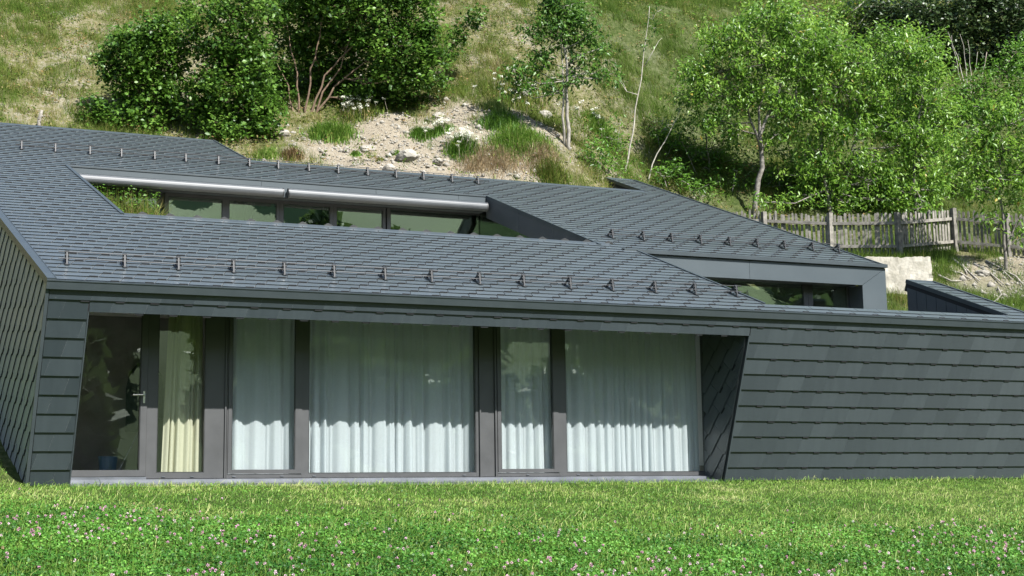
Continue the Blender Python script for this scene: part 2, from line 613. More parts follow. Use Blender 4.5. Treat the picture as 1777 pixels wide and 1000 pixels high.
def build_opposite():
    """the other side of the valley, behind the camera: what the window panes mirror"""
    xs = np.linspace(-420, 420, 70)
    ys = np.linspace(-60, -420, 50)
    X, Y = np.meshgrid(xs, ys, indexing='ij')
    t = (-60 - Y)
    Z = -6.0 + np.clip(t - 25, 0, None) * 0.42 + 16 * fbm(X * 0.015, Y * 0.015) * np.clip(t / 60, 0, 1)
    V = np.stack([X, Y, Z], 2).reshape(-1, 3)
    I = np.arange(X.size).reshape(X.shape)
    F = np.stack([I[:-1, :-1], I[1:, :-1], I[1:, 1:], I[:-1, 1:]], 2).reshape(-1, 4)
    mt = simple_mat('opposite_meadow', (0.085, 0.14, 0.04), (0.15, 0.21, 0.075), 0.9, 0.05)
    o = link(bpy.data.objects.new('opposite_hillside', mesh_np('opposite_hillside', V, F, mt, None, True)))
    tag(o, 'green meadow slope across the valley, mirrored in the panes', kind='structure')
    # woods on it
    r = np.random.default_rng(5)
    Vs, Fs, rn, nb = [], [], [], 0
    for k in range(210):
        while True:
            x = r.uniform(-150, 190)
            y = r.uniform(-300, -75)
            if (y > -125 and fbm(x * 0.02 + 3, y * 0.02) > -0.02) or fbm(x * 0.02 + 3, y * 0.02) > 0.16 or r.random() < 0.03:
                break
        z = -6.0 + max(-60 - y - 25, 0) * 0.42
        h = r.uniform(8, 15)
        n = 420
        ph = r.uniform(0, 2 * math.pi, n)
        hh = r.random(n) ** 0.8
        rad = h * 0.33 * np.sqrt(1 - (2 * hh - 0.9).clip(-1, 1) ** 2 * 0.9) * r.uniform(0.5, 1.1, n)
        c = np.stack([x + rad * np.cos(ph), y + rad * np.sin(ph), z + h * (0.12 + 0.9 * hh)], 1)
        d1 = r.normal(size=(n, 3)) * 0.65
        d2 = r.normal(size=(n, 3)) * 0.65
        Vs.append(np.stack([c - d1, c + d2, c + d1, c - d2], 1).reshape(-1, 3))
        Fs.append(np.arange(4 * n).reshape(n, 4) + nb)
        nb += 4 * n
        rn.append(r.random(n))
    mt = leaf_mat('far_wood_leaves', [(0, (0.045, 0.08, 0.02)), (1, (0.11, 0.165, 0.05))], 0.3)
    o = link(bpy.data.objects.new('far_wood', mesh_np('far_wood', np.concatenate(Vs), np.concatenate(Fs), mt, {'rnd': ('FACE', np.concatenate(rn))})))
    tag(o, 'trees on the slope across the valley', 'wood', kind='stuff')


build_opposite()

# ------------------------------------------------------------------ the house
E0 = np.array([0, 0, 2.7])                       # left end of the eave
E1 = np.array([1.0, 0, 0])
E2 = np.array([-0.14, 1.0, 0.421])               # up the roof, parallel to its raking edges
NR = np.cross(E1, E2)
NR /= np.linalg.norm(NR)
WD = np.array([-0.047, 0.28, -1.0])              # down the outward leaning walls
NF = np.cross(E1, -WD)
NF /= np.linalg.norm(NF)                         # facade normal, outward
if NF[1] > 0:
    NF = -NF
ROW = 0.19
AR = 17.5


def rf(a, b, n=0.0):
    return E0 + a * E1 + b * E2 + n * NR


def fc(a, z, n=0.0):
    """point on the front facade: a along the wall, height z, n proud of it"""
    return E0 + a * E1 + (2.7 - z) * WD + n * NF


house = empty('house', (0, 0.7, 0))
tag(house, 'long low house clad in dark grey shingles with leaning front and recessed glazing', 'house')
HOUSE_INV = Matrix.Translation((0, -0.7, 0))


def part(mb, name, mat, parent=None, smooth=False, kind=None):
    """mesh in world coordinates parented to the house or to one of its parts"""
    o = mb.build(name, mat, parent or house, smooth)
    if parent is None or parent is house:
        o.matrix_parent_inverse = HOUSE_INV
    if kind:
        o['kind'] = kind
    return o


def clip_halfplane(poly, f):
    out = []
    n = len(poly)
    for i in range(n):
        p, q = poly[i], poly[(i + 1) % n]
        fp, fq = f(p), f(q)
        if fp >= 0:
            out.append(p)
        if (fp >= 0) != (fq >= 0):
            t = fp / (fp - fq)
            out.append((p[0] + t * (q[0] - p[0]), p[1] + t * (q[1] - p[1])))
    return out


def poly_area(p):
    return 0.5 * abs(sum(p[i][0] * p[(i + 1) % len(p)][1] - p[(i + 1) % len(p)][0] * p[i][1] for i in range(len(p))))


class Shingles:
    """collects the shingles of several surfaces; the 300 that show largest become parts, the rest one part"""

    def __init__(s, name, mat):
        s.name, s.mat, s.items = name, mat, []

    def add(s, org, U, Vv, Nn, poly, full, parent, lift=0.016, th=0.003, hgt=None, key=None):
        """poly in (u, v) about org; v=0 lower lip, v=hgt upper edge"""
        c = np.mean([org + U * p[0] + Vv * p[1] for p in poly], axis=0)
        x, y, w = proj(c)
        view = abs((CAM - c) @ Nn) / np.linalg.norm(CAM - c)
        size = poly_area(poly) * view / (w * w)
        if not (-20 < x < 1800):
            size *= 0.01
        s.items.append((size, org, U, Vv, Nn, poly, full, parent, lift, th, hgt, key))

    @staticmethod
    def slab(poly, lift, th, hgt, jit, fold_shade):
        mb = MB().poly_prism(Shingles.geom(poly, lift, th, hgt, jit), (0, 0, -th))
        if fold_shade and hgt > 0.1:
            v0, v1, n1 = fold_shade
            mb.box(0.342, 0.458, v0, v1, 0.0, lift + n1)  # dark box standing in for the shade in the fold's open end
        return mb

    @staticmethod
    def geom(poly, lift, th, hgt, jit=(0, 0)):
        pts = []
        for u, v in poly:
            h = 0.002 + (lift + 0.0) * (1 - v / hgt) + jit[0] * (u - 0.23) + jit[1]
            pts.append((u, v, h))
        return pts

    def build(s):
        s.items.sort(key=lambda t: -t[0])
        cache = {}
        rest = {}
        for i, (size, org, U, Vv, Nn, poly, full, parent, lift, th, hgt, key) in enumerate(s.items):
            jit = (random.uniform(-0.0025, 0.0025), random.uniform(0, 0.0008))
            fold_shade = (-0.004, 0.012, 0.009) if key[0] == 'r' else (-0.024, -0.001, -0.002)
            if not full:
                fold_shade = None
            if i < 300:
                Mx = Matrix(((U[0], Vv[0], Nn[0], org[0]), (U[1], Vv[1], Nn[1], org[1]), (U[2], Vv[2], Nn[2], org[2]), (0, 0, 0, 1)))
                if full:
                    k = (key, i % 5)
                    if k not in cache:
                        cache[k] = s.slab_mesh(poly, lift, th, hgt, jit, fold_shade)
                    me = cache[k]
                else:
                    me = s.slab_mesh(poly, lift, th, hgt, jit, fold_shade)
                o = bpy.data.objects.new(s.name, me)
                link(o, parent)
                o.matrix_basis = Mx
            else:
                mb, nf = rest.setdefault(parent.name, (parent, MB(), []))[1:]
                loc = s.slab(poly, lift, th, hgt, jit, fold_shade)
                b0 = len(mb.v)
                mb.v += [tuple(org + U * a + Vv * b + Nn * c) for a, b, c in loc.v]
                mb.f += [tuple(b0 + i for i in f) for f in loc.f]
                nt_ = len(poly) + 2
                nf += [0] * nt_ + [1] * (len(loc.f) - nt_)
        for nm, (parent, mb, nf) in rest.items():
            o = mb.build(s.name + '_field', s.mat, parent)
            o.data.materials.append(M['deck'])
            o.data.polygons.foreach_set('material_index', nf)
            o['kind'] = 'stuff'

    def slab_mesh(s, poly, lift, th, hgt, jit, fold_shade):
        mb = s.slab(poly, lift, th, hgt, jit, fold_shade)
        me = mb.mesh(s.name, s.mat)
        if len(mb.f) > len(poly) + 2:
            me.materials.append(M['deck'])  # dark colour for the painted shade box
            me.polygons.foreach_set('material_index', [0] * (len(poly) + 2) + [1] * (len(mb.f) - len(poly) - 2))
        return me


# ---- roof deck
L1, L2, L3, RG1, RG2, RG3, COP, PAR = 21 * ROW, 41 * ROW, 19 * ROW, 64 * ROW, 52 * ROW, 60 * ROW, 2 * ROW, 13 * ROW
S1L, S1R, HIP, PARL, EXL, TOPR = 2.13, 11.1, 11.69, 16.85, 16.65, 6.62
deck = MB()
for a0, a1, b0, b1 in [(0, AR, 0, COP), (0, HIP, COP, L3), (PARL, AR, COP, PAR), (0, AR, L3, L1), (0, S1L, L1, L2), (S1R, AR, L1, L2),
                       (0, AR, L2, RG2), (0, TOPR, RG2, RG1), (EXL, AR, RG2, RG3)]:
    deck.poly_prism([rf(a0, b0), rf(a1, b0), rf(a1, b1), rf(a0, b1)], -0.2 * NR)
roof = part(deck, 'roof', M['deck'])


def row_intervals(i):
    if i < 2:
        return [(0, AR)]
    if i < 13:
        return [(0, HIP), (PARL, AR)]
    if i < 19:
        return [(0, HIP)]
    if i < 21:
        return [(0, AR)]
    if i < 41:
        return [(0, S1L), (S1R, AR)]
    if i < 52:
        return [(0, AR)]
    if i < 60:
        return [(0, TOPR), (EXL, AR)]
    return [(0, TOPR)]


MOD, SLANT = 0.47, 0.097
roofsh = Shingles('roof_slate', M['slate'])
vlen = np.linalg.norm(E2) * ROW
# local frame of a slate: U along the course, V straight up the slope in the roof plane
Ur = E1
Vr = np.cross(NR, E1)
Vr /= np.linalg.norm(Vr)
for i in range(64):
    vh = ROW * (E2 @ Vr)                          # course height measured up the slope
    sh = ROW * E2[0]                              # sideways drift of E2 over one course
    for (a0, a1) in row_intervals(i):
        lo, hi = a0 + 0.015, a1 - 0.015
        if a0 == 0:
            lo = 0.10
        j0 = math.floor((lo - 1.2 - 0.235 * i) / MOD)
        j1 = math.ceil((hi + 0.5 - 0.235 * i) / MOD)
        for j in range(j0, j1 + 1):
            ja = j * MOD + 0.235 * i
            org = rf(ja, i * ROW)
            g = 0.006
            ov = 1.22                               # upper edge tucked under the next course
            poly = [(g, 0), (MOD - g, 0), (MOD - g + (SLANT + sh) * ov, vh * ov), (g + (SLANT + sh) * ov, vh * ov)]
            full = True
            # clip by the raking lines a = lo and a = hi
            fl = lambda p: (p[0] - p[1] / vh * sh + ja) - lo
            fh = lambda p: hi - (p[0] - p[1] / vh * sh + ja)
            if min(map(fl, poly)) < 0 or min(map(fh, poly)) < 0:
                full = False
                poly = clip_halfplane(poly, fl)
                if len(poly) >= 3:
                    poly = clip_halfplane(poly, fh)
            topedge = i + 1 < 64 and not any(x0 <= ja + 0.2 <= x1 for x0, x1 in row_intervals(i + 1))
            if topedge and len(poly) >= 3:
                poly = clip_halfplane(poly, lambda p: vh * 1.0 - p[1])
                full = False
            if len(poly) < 3 or poly_area(poly) < 0.004:
                continue
            roofsh.add(org, Ur, Vr, NR, poly, full, roof, 0.0125, 0.003, vh, ('r', round(vh, 3)))
roofsh.build()

# ---- metal trims of the roof
tr = MB()


def rake(a, b0, b1, w0, w1, h=0.028, dn=0.05):
    tr.poly_prism([rf(a + w0, b0, -dn), rf(a + w1, b0, -dn), rf(a + w1, b0, h), rf(a + w0, b0, h)], rf(0, b1) - rf(0, b0))


rake(0, -0.02, RG1, -0.03, 0.085)
rake(0, 0.0, RG1, 0.085, 0.095, 0.034)
rake(S1L, L1, L2, -0.05, 0.012)
rake(S1R, L1 - 0.1, L2, -0.012, 0.035)
rake(HIP, COP, L3, -0.03, 0.012)
rake(AR, 0, PAR, -0.03, 0.02)
rake(AR, L3, RG3, -0.03, 0.02)
rake(TOPR, RG2, RG1, -0.03, 0.012)
rake(EXL, RG2, RG3, -0.012, 0.03)
rake(PARL, COP, PAR, -0.012, 0.02)
for a0, a1, b in [(0, TOPR, RG1), (TOPR, EXL, RG2), (EXL, AR, RG3), (PARL, AR, PAR)]:      # ridge flashings
    tr.poly_prism([rf(a0, b - 0.05, 0.008), rf(a1, b - 0.05, 0.008), rf(a1, b + 0.02, 0.024), rf(a0, b + 0.02, 0.024)], -0.06 * NR)
tr.poly_prism([rf(S1L, L1 - 0.045, 0.006), rf(HIP - 0.3, L1 - 0.045, 0.006), rf(HIP - 0.3, L1 + 0.01, 0.026), rf(S1L, L1 + 0.01, 0.026)], -0.05 * NR)
part(tr, 'roof_flashing', M['trim'])
# small ridge clips standing on the edge above the lower slates
for k in range(20):
    a = 2.45 + k * MOD
    if a > 11.4:
        break
    c = rf(a, L1 + 0.005, 0.02)
    mb = MB().poly_prism([c + (-0.10, 0, 0), c + (0.10, 0, 0), c + (0.075, 0, 0.02), c + (0.0, 0, 0.052), c + (-0.03, 0, 0.045)], (0, 0.03, 0))
    part(mb, 'ridge_clip', M['black'], roof)

# ---- eave gutter box
gut = MB()
gut.poly_prism([fc(-0.03, 2.688, 0.055), fc(-0.03, 2.585, 0.055), fc(-0.03, 2.585, -0.02), fc(-0.03, 2.68, -0.02)], (AR + 0.03, 0, 0))
part(gut, 'eave_fascia', M['trim'])
lip = MB()
lip.poly_prism([fc(-0.03, 2.705, 0.062), fc(-0.03, 2.690, 0.062), fc(-0.03, 2.690, 0.01), fc(-0.03, 2.705, 0.01)], (AR + 0.03, 0, 0))
part(lip, 'eave_drip_edge', M['trim'])

# ---- front wall (leaning outwards), with the long window opening
OA0, OA1, HZ = 0.565, 11.12, 2.30
fw_ = MB()
ins = -0.16 * NF
fw_.poly_prism([fc(0.0, 2.66), fc(AR, 2.66), fc(AR, HZ), fc(0.0, HZ)], ins)
fw_.poly_prism([fc(0.0, HZ), fc(OA0, HZ), fc(OA0, -0.25), fc(0.0, -0.25)], ins)
fw_.poly_prism([fc(OA1, HZ), fc(AR, HZ), fc(AR, -0.25), fc(OA1, -0.25)], ins)
front_wall = part(fw_, 'front_wall', M['deck'])

wallsh = Shingles('wall_shingle', M['slate'])
Uf, Vf = E1, -WD / np.linalg.norm(WD)
WROW = 0.252
su = Vf @ E1
vl = WROW * np.linalg.norm(WD)
# wall courses: first under the eave fascia then downwards
zrow = [2.300 + 0.152, 2.300] + [2.300 - WROW * k for k in range(1, 10)] + [0.0 - 0.02]
zrow = sorted(set(round(z, 4) for z in zrow), reverse=True)


def wall_course(z0, z1, a0, a1, idx, row):
    """course with lip at z0 and top at z1 (z1 > z0)"""
    hv = (z1 - z0) * np.linalg.norm(WD)
    off = 0.235 * (idx % 2) + 0.1 + 0.04 * idx
    j0, j1 = math.floor((a0 - off) / MOD) - 1, math.ceil((a1 - off) / MOD) + 1
    for j in range(j0, j1 + 1):
        ja = j * MOD + off
        org = fc(ja, z0)
        g = 0.0006
        ov = 1.12
        # U axis is world X; V axis runs up the wall perpendicular in plane
        Vp = np.cross(NF, E1)
        Vp /= np.linalg.norm(Vp)
        if Vp[2] < 0:
            Vp = -Vp
        sl_ = 0.085 * (z1 - z0) / WROW
        drift = -WD[0] * (z1 - z0)
        poly = [(g, 0), (MOD - g, 0), (MOD - g + sl_ * ov, hv * ov), (g + sl_ * ov, hv * ov)]
        fl = lambda p: (p[0] - p[1] / hv * drift + ja) - (a0 + 0.004)
        fh = lambda p: (a1 - 0.004) - (p[0] - p[1] / hv * drift + ja)
        full = True
        if min(map(fl, poly)) < 0 or min(map(fh, poly)) < 0:
            full = False
            poly = clip_halfplane(poly, fl)
            if len(poly) >= 3:
                poly = clip_halfplane(poly, fh)
        if len(poly) < 3 or poly_area(poly) < 0.003:
            continue
        wallsh.add(org, E1, Vp, NF, poly, full, front_wall, 0.021, 0.003, hv, ('f', round(hv, 3)))


wall_course(2.452, 2.60, 0.02, AR, 0, 0)
wall_course(2.300, 2.452, OA0 - 0.0, OA1, 1, 0)
ztop = 2.452
k = 2
while ztop > 0.02:
    z0 = ztop - WROW
    if z0 < 0.12:
        z0 = -0.03
    wall_course(z0, ztop, 0.02, OA0 - 0.012, k, 0)
    wall_course(z0, ztop, OA1 + 0.012, AR, k, 0)
    ztop = z0
    k += 1
# corner and jamb trims
jt = MB()
jt.poly_prism([fc(-0.03, 2.58, 0.022), fc(0.016, 2.58, 0.022), fc(0.016, -0.2, 0.022), fc(-0.03, -0.2, 0.022)], -0.06 * NF)
part(jt, 'corner_trim', M['trim'])
jt = MB()
jt.poly_prism([fc(OA0 - 0.012, HZ, 0.02), fc(OA0 + 0.006, HZ, 0.02), fc(OA0 + 0.006, -0.2, 0.02), fc(OA0 - 0.012, -0.2, 0.02)], -0.12 * NF)
part(jt, 'corner_trim', M['trim'])
jt = MB()
jt.poly_prism([fc(OA1 - 0.008, HZ, 0.021), fc(OA1 + 0.016, HZ, 0.021), fc(OA1 + 0.016, -0.2, 0.021), fc(OA1 - 0.008, -0.2, 0.021)], -0.12 * NF)
part(jt, 'corner_trim', M['trim'])

# ---- left end wall
ew = MB()


def lw(b, s):
    return E0 + b * E2 + s * WD


zb = -0.4
ewp = [lw(0, 0.03), lw(RG1, 0.03), lw(RG1, 2.7 + 0.421 * RG1 - 3.0), lw(6.0, 2.7 + 0.421 * 6 - zb), lw(0, 2.7 - zb)]
ew.poly_prism(ewp, (0.2, 0, 0))
end_wall = part(ew, 'end_wall', M['deck'])
NE = np.cross(E2, WD)
NE /= np.linalg.norm(NE)
if NE[0] > 0:
    NE = -NE


def inplane_shingles(parent, N, org0, dirU, width_rows, inside_fns, u0, u1, v0, v1, key):
    """diagonal shingles in plane through org0: courses along dirU, stacked along V"""
    Vd = np.cross(N, dirU)
    Vd /= np.linalg.norm(Vd)
    if Vd[2] < 0:
        Vd = -Vd
    rows = int((v1 - v0) / width_rows)
    for r_ in range(rows):
        for j in range(int((u1 - u0) / MOD) + 1):
            org = org0 + dirU * (u0 + j * MOD + (0.235 if r_ % 2 else 0)) + Vd * (v0 + r_ * width_rows)
            ov = 1.12
            poly = [(0.003, 0.032), (MOD - 0.003, 0), (MOD - 0.003 + 0.02, width_rows * ov), (0.003 + 0.02, width_rows * ov)]
            full = True
            for fn in inside_fns:
                ff = lambda p: fn(org + dirU * p[0] + Vd * p[1])
                if len(poly) >= 3 and min(map(ff, poly)) < 0:
                    full = False
                    poly = clip_halfplane(poly, ff)
            if len(poly) < 3 or poly_area(poly) < 0.004:
                continue
            wallsh.add(org, dirU, Vd, N, poly, full, parent, 0.014, 0.003, width_rows, key)


# courses slope down towards the back
ye = E2 / np.linalg.norm(E2)
dn = np.array([-0.047 * 0 - 0.14 * 0.74, 0.74, -0.67])
dn = dn - NE * (dn @ NE)
dn /= np.linalg.norm(dn)
# left wall: top limit (verge), front limit (corner), back limit, ground limit
nv = np.cross(NE, E2)
nv /= np.linalg.norm(nv)
if nv @ WD < 0:
    nv = -nv                                       # points down from the verge
ncx = np.cross(NE, WD)
ncx /= np.linalg.norm(ncx)
if ncx[1] < 0:
    ncx = -ncx                                     # points back from the corner
inplane_shingles(end_wall, NE, E0.copy(), dn, 0.25,
                 [lambda p: (p - E0) @ nv - 0.07, lambda p: (p - E0) @ ncx - 0.03, lambda p: 12.0 - p[1], lambda p: p[2] + 0.25],
                 -4.5, 9.5, -2.8, 13.0, ('e', 1))
vt = MB()
vt.poly_prism([lw(-0.01, -0.02) - 0.03 * E1, lw(RG1, -0.02) - 0.03 * E1, lw(RG1, 0.07) - 0.03 * E1, lw(-0.01, 0.07) - 0.03 * E1], (0.025, 0, 0))
part(vt, 'verge_trim', M['trim'])

# ---- right reveal of the window opening: from the facade edge back to the window plane
WY = 1.19
WXR = 10.97


def jambpt(z, t):
    f0 = fc(OA1 - 0.006, z)
    w0 = np.array([WXR + 0.01, WY + 0.08, z])
    return f0 * (1 - t) + w0 * t


rv = MB()
J = [jambpt(HZ + 0.15, 0), jambpt(HZ + 0.15, 1), jambpt(-0.1, 1), jambpt(-0.1, 0)]
rv.poly_prism([J[0], J[1], J[2]], (0.12, 0.02, 0))
rv.poly_prism([J[0], J[2], J[3]], (0.12, 0.02, 0))
reveal = part(rv, 'window_reveal', M['deck'])
NJ = np.cross(J[1] - J[0], J[3] - J[0])
NJ /= np.linalg.norm(NJ)
if NJ[0] > 0:
    NJ = -NJ
OJ = J[3] + NJ * 0.03
dj = np.array([0, 0.66, -0.75])
dj = dj - NJ * (dj @ NJ)
dj /= np.linalg.norm(dj)
fe = (jambpt(2.3, 0) - jambpt(0, 0))
nfe = np.cross(NJ, fe)
nfe /= np.linalg.norm(nfe)
if nfe[1] < 0:
    nfe = -nfe
inplane_shingles(reveal, NJ, OJ, dj, 0.25, [lambda p: (p - OJ) @ nfe - 0.012, lambda p: (WY + 0.0) - p[1], lambda p: p[2] + 0.05, lambda p: 2.42 - p[2]],
                 -3.0, 2.5, -1.5, 3.0, ('j', 1))
wallsh.build()
# soffit over the recess and plinth under the glazing
sf = MB()
sf.poly_prism([fc(OA0 - 0.1, HZ + 0.13, -0.14), fc(OA1 + 0.1, HZ + 0.13, -0.14), (11.2, WY + 0.3, HZ + 0.22), (0.3, WY + 0.3, HZ + 0.22)], (0, 0, 0.04))
part(sf, 'soffit', M['panel'])

# ---- ground floor glazing, window plane at WY (vertical)
WB, WT = 0.045, 2.56                                # frame bottom and top


def frame_rect(x0, x1, z0, z1, w, y0=WY, dep=0.07, wb=None, wt=None):
    mb = MB()
    wb = wb or w
    wt = wt or w
    mb.box(x0, x0 + w, y0, y0 + dep, z0, z1)
    mb.box(x1 - w, x1, y0, y0 + dep, z0, z1)
    mb.box(x0 + w, x1 - w, y0, y0 + dep, z0, z0 + wb)
    mb.box(x0 + w, x1 - w, y0, y0 + dep, z1 - wt, z1)
    return mb


def pane(x0, x1, z0, z1, y, parent, mat='glass'):
    return part(MB().box(x0, x1, y, y + 0.024, z0, z1), 'pane', M[mat], parent)


def fixed_window(x0, x1, gx0, gx1, zg, name='window'):
    mb = MB()
    mb.box(x0, gx0, WY, WY + 0.09, WB, WT)
    mb.box(gx1, x1, WY, WY + 0.09, WB, WT)
    mb.box(gx0, gx1, WY + 0.002, WY + 0.09, WB, zg)
    mb.box(gx0, gx1, WY + 0.002, WY + 0.09, WT - 0.08, WT)
    o = part(mb, name, M['frame'])
    pane(gx0 - 0.01, gx1 + 0.01, zg - 0.01, WT - 0.07, WY + 0.035, o)
    bead = frame_rect(gx0, gx1, zg, WT - 0.08, 0.012, WY + 0.004, 0.03)
    part(bead, 'glazing_bead', M['black'], o)
    return o


def casement(x0, x1, sx0, sx1, gx0, gx1, zg, name='window'):
    """outer frame x0..x1, sash sx0..sx1, glass gx0..gx1"""
    mb = MB()
    mb.box(x0, sx0, WY, WY + 0.09, WB, WT)
    mb.box(sx1, x1, WY, WY + 0.09, WB, WT)
    mb.box(sx0, sx1, WY + 0.002, WY + 0.09, WB, WB + 0.055)
    o = part(mb, name, M['frame'])
    sa = MB()
    sa.box(sx0 + 0.004, gx0, WY - 0.012, WY + 0.07, WB + 0.06, WT)
    sa.box(gx1, sx1 - 0.004, WY - 0.012, WY + 0.07, WB + 0.06, WT)
    sa.box(gx0, gx1, WY - 0.010, WY + 0.07, WB + 0.06, zg)
    part(sa, 'sash', M['frame'], o)
    pane(gx0 - 0.01, gx1 + 0.01, zg - 0.01, WT, WY + 0.03, o)
    bead = MB()
    bead.box(gx0, gx0 + 0.012, WY - 0.004, WY + 0.03, zg, WT)
    bead.box(gx1 - 0.012, gx1, WY - 0.004, WY + 0.03, zg, WT)
    part(bead, 'glazing_bead', M['black'], o)
    return o


# glazed door at the left
dr = MB()
dr.box(0.32, 0.44, WY - 0.02, WY + 0.07, 0.075, WT)
dr.box(1.455, 1.545, WY - 0.02, WY + 0.07, 0.075, WT)
dr.box(0.44, 1.455, WY - 0.018, WY + 0.07, 0.075, 0.165)
door = part(dr, 'door', M['frame'])
pane(0.43, 1.465, 0.155, WT, WY + 0.02, door)
part(MB().box(1.443, 1.455, WY - 0.01, WY + 0.02, 0.165, WT), 'glazing_bead', M['black'], door)
hb = MB().box(1.487, 1.515, WY - 0.03, WY - 0.02, 1.12, 1.29)
hb.tube([(1.50, WY - 0.02, 1.235), (1.50, WY - 0.075, 1.235), (1.47, WY - 0.085, 1.235), (1.33, WY - 0.085, 1.232)], 0.011, 8)
hb.tube([(1.501, WY - 0.02, 1.165), (1.501, WY - 0.035, 1.165)], 0.013, 8)
part(hb, 'door_handle', M['steel'], door)
fixed_window(1.55, 2.70, 1.70, 2.40, 0.125)
# slim downpipe/guide rails on the broad posts
for x in (2.705, 6.80, 7.07):
    part(MB().box(x - 0.012, x + 0.012, WY - 0.028, WY - 0.002, 0.03, WT), 'blind_guide_rail', M['frame'])
    part(MB().box(x - 0.03, x + 0.035, WY - 0.045, WY - 0.03, 0.01, 0.045), 'rail_foot', M['black'])
casement(2.73, 3.885, 2.745, 3.88, 2.80, 3.775, 0.165)
fixed_window(3.885, 6.775, 3.985, 6.735, 0.105)
part(MB().box(6.775, 7.10, WY + 0.004, WY + 0.09, WB, WT), 'broad_post', M['frame'])
casement(7.10, 8.20, 7.105, 8.19, 7.165, 8.095, 0.160)
fixed_window(8.20, 11.02, 8.325, 10.955, 0.10)
# drain slot caps along the bottom frame
for x in (1.78, 2.20, 2.82, 3.55, 4.05, 6.5, 7.6, 8.5, 8.75):
    part(MB().box(x, x + 0.05, WY - 0.010, WY - 0.001, 0.062, 0.074), 'drain_cap', M['sill'])
sill = MB()
sill.poly_prism([(0.36, WY + 0.1, 0.043), (0.36, WY - 0.14, 0.030), (0.36, WY - 0.145, -0.012), (0.36, WY + 0.1, -0.012)], (10.62, 0, 0))
sill.poly_prism([(0.36, WY - 0.1, -0.013), (0.36, WY - 0.36, -0.02), (0.36, WY - 0.36, -0.08), (0.36, WY - 0.1, -0.08)], (10.68, 0, 0))
part(sill, 'window_sill', M['sill'])
part(MB().box(0.36, 1.55, WY - 0.06, WY - 0.02, 0.031, 0.068), 'door_threshold', M['sill'])

# ---- ground floor room
rm = MB()
rm.box(0.1, 11.6, 5.6, 5.7, -0.1, 2.66)
rm.box(0.02, 0.2, 1.4, 5.6, -0.1, 2.66)
rm.box(11.2, 11.4, 1.3, 5.6, -0.1, 2.66)
rm.box(0.0, 11.6, 1.3, 5.3, 2.62, 2.72)
rm.box(2.5, 11.6, 5.25, 5.3, 2.72, 3.62)  # this and the next: shaft walls of the added opening above
rm.box(2.5, 11.6, 5.6, 5.7, 2.66, 3.62)
rm.box(0.0, 2.5, 5.3, 5.7, 2.62, 2.72)
part(rm, 'interior_wall', M['plaster'])
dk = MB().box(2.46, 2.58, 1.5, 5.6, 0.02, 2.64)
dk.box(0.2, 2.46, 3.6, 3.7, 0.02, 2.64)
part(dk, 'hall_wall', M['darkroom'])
part(MB().box(0.0, 11.6, WY + 0.09, 5.7, -0.1, 0.02), 'interior_floor', M['woodfloor'])
# solid lower body so that no light leaks in behind
bd = MB()
bd.box(11.6, 11.8, 1.3, 8.5, -0.2, 2.75)
part(bd, 'side_wall', M['board'])

# ---- upper clerestory in the slot
SY = 8.15
FZ0, FZ1 = 5.655, 5.972
ys_ = L2


def slotx(a, y):
    return a - 0.14 * y


fpan = MB()
xl, xr = slotx(S1L, ys_) - 0.02, slotx(S1R, ys_)
seams = [xl, 4.95, 7.45, 9.35, xr]
fas = part(MB().poly_prism([(xl, ys_ + 0.02, FZ0), (xr, ys_ + 0.02, FZ0), (xr, ys_ + 0.02, FZ1 - 0.01), (xl, ys_ + 0.02, FZ1 - 0.01)], (0, 0.1, 0)), 'slot_fascia', M['deck'])
for x0, x1 in zip(seams[:-1], seams[1:]):
    part(MB().box(x0 + 0.003, x1 - 0.003, ys_ - 0.005, ys_ + 0.018, FZ0, FZ1), 'fascia_panel', M['panel'], fas)
part(MB().box(xl, xr, ys_ - 0.02, ys_ + 0.02, FZ1 + 0.001, FZ1 + 0.03), 'slot_drip_edge', M['trim'])
part(MB().box(xl - 0.3, xr, ys_ + 0.02, SY + 0.1, FZ0 + 0.01, FZ0 + 0.06), 'slot_soffit', M['board'])
# awning cassettes
for x0, x1 in ((1.27, 5.36), (5.50, xr - 0.06)):
    ax = MB()
    prof = []
    for k in range(20):
        an = 2 * math.pi * k / 20
        prof.append((x0, ys_ - 0.105 + 0.092 * math.cos(an), 5.725 + 0.098 * math.sin(an)))
    ax.poly_prism(prof, (x1 - x0, 0, 0))
    o = part(ax, 'awning_cassette', M['awning'])
    for xx, s in ((x0, -1), (x1, 1)):
        cp = MB()
        pr = [(xx + (0 if s > 0 else -0.022), ys_ - 0.105 + 0.098 * math.cos(2 * math.pi * k / 20), 5.725 + 0.106 * math.sin(2 * math.pi * k / 20)) for k in range(20)]
        cp.poly_prism(pr, (0.022, 0, 0))
        part(cp, 'end_cap', M['frame'] if (s > 0) == (x0 > 3) else M['black'], o)
    part(MB().box(x0 + 0.05, x1 - 0.05, ys_ - 0.03, ys_ - 0.006, 5.70, 5.86), 'wall_bracket', M['trim'], o)
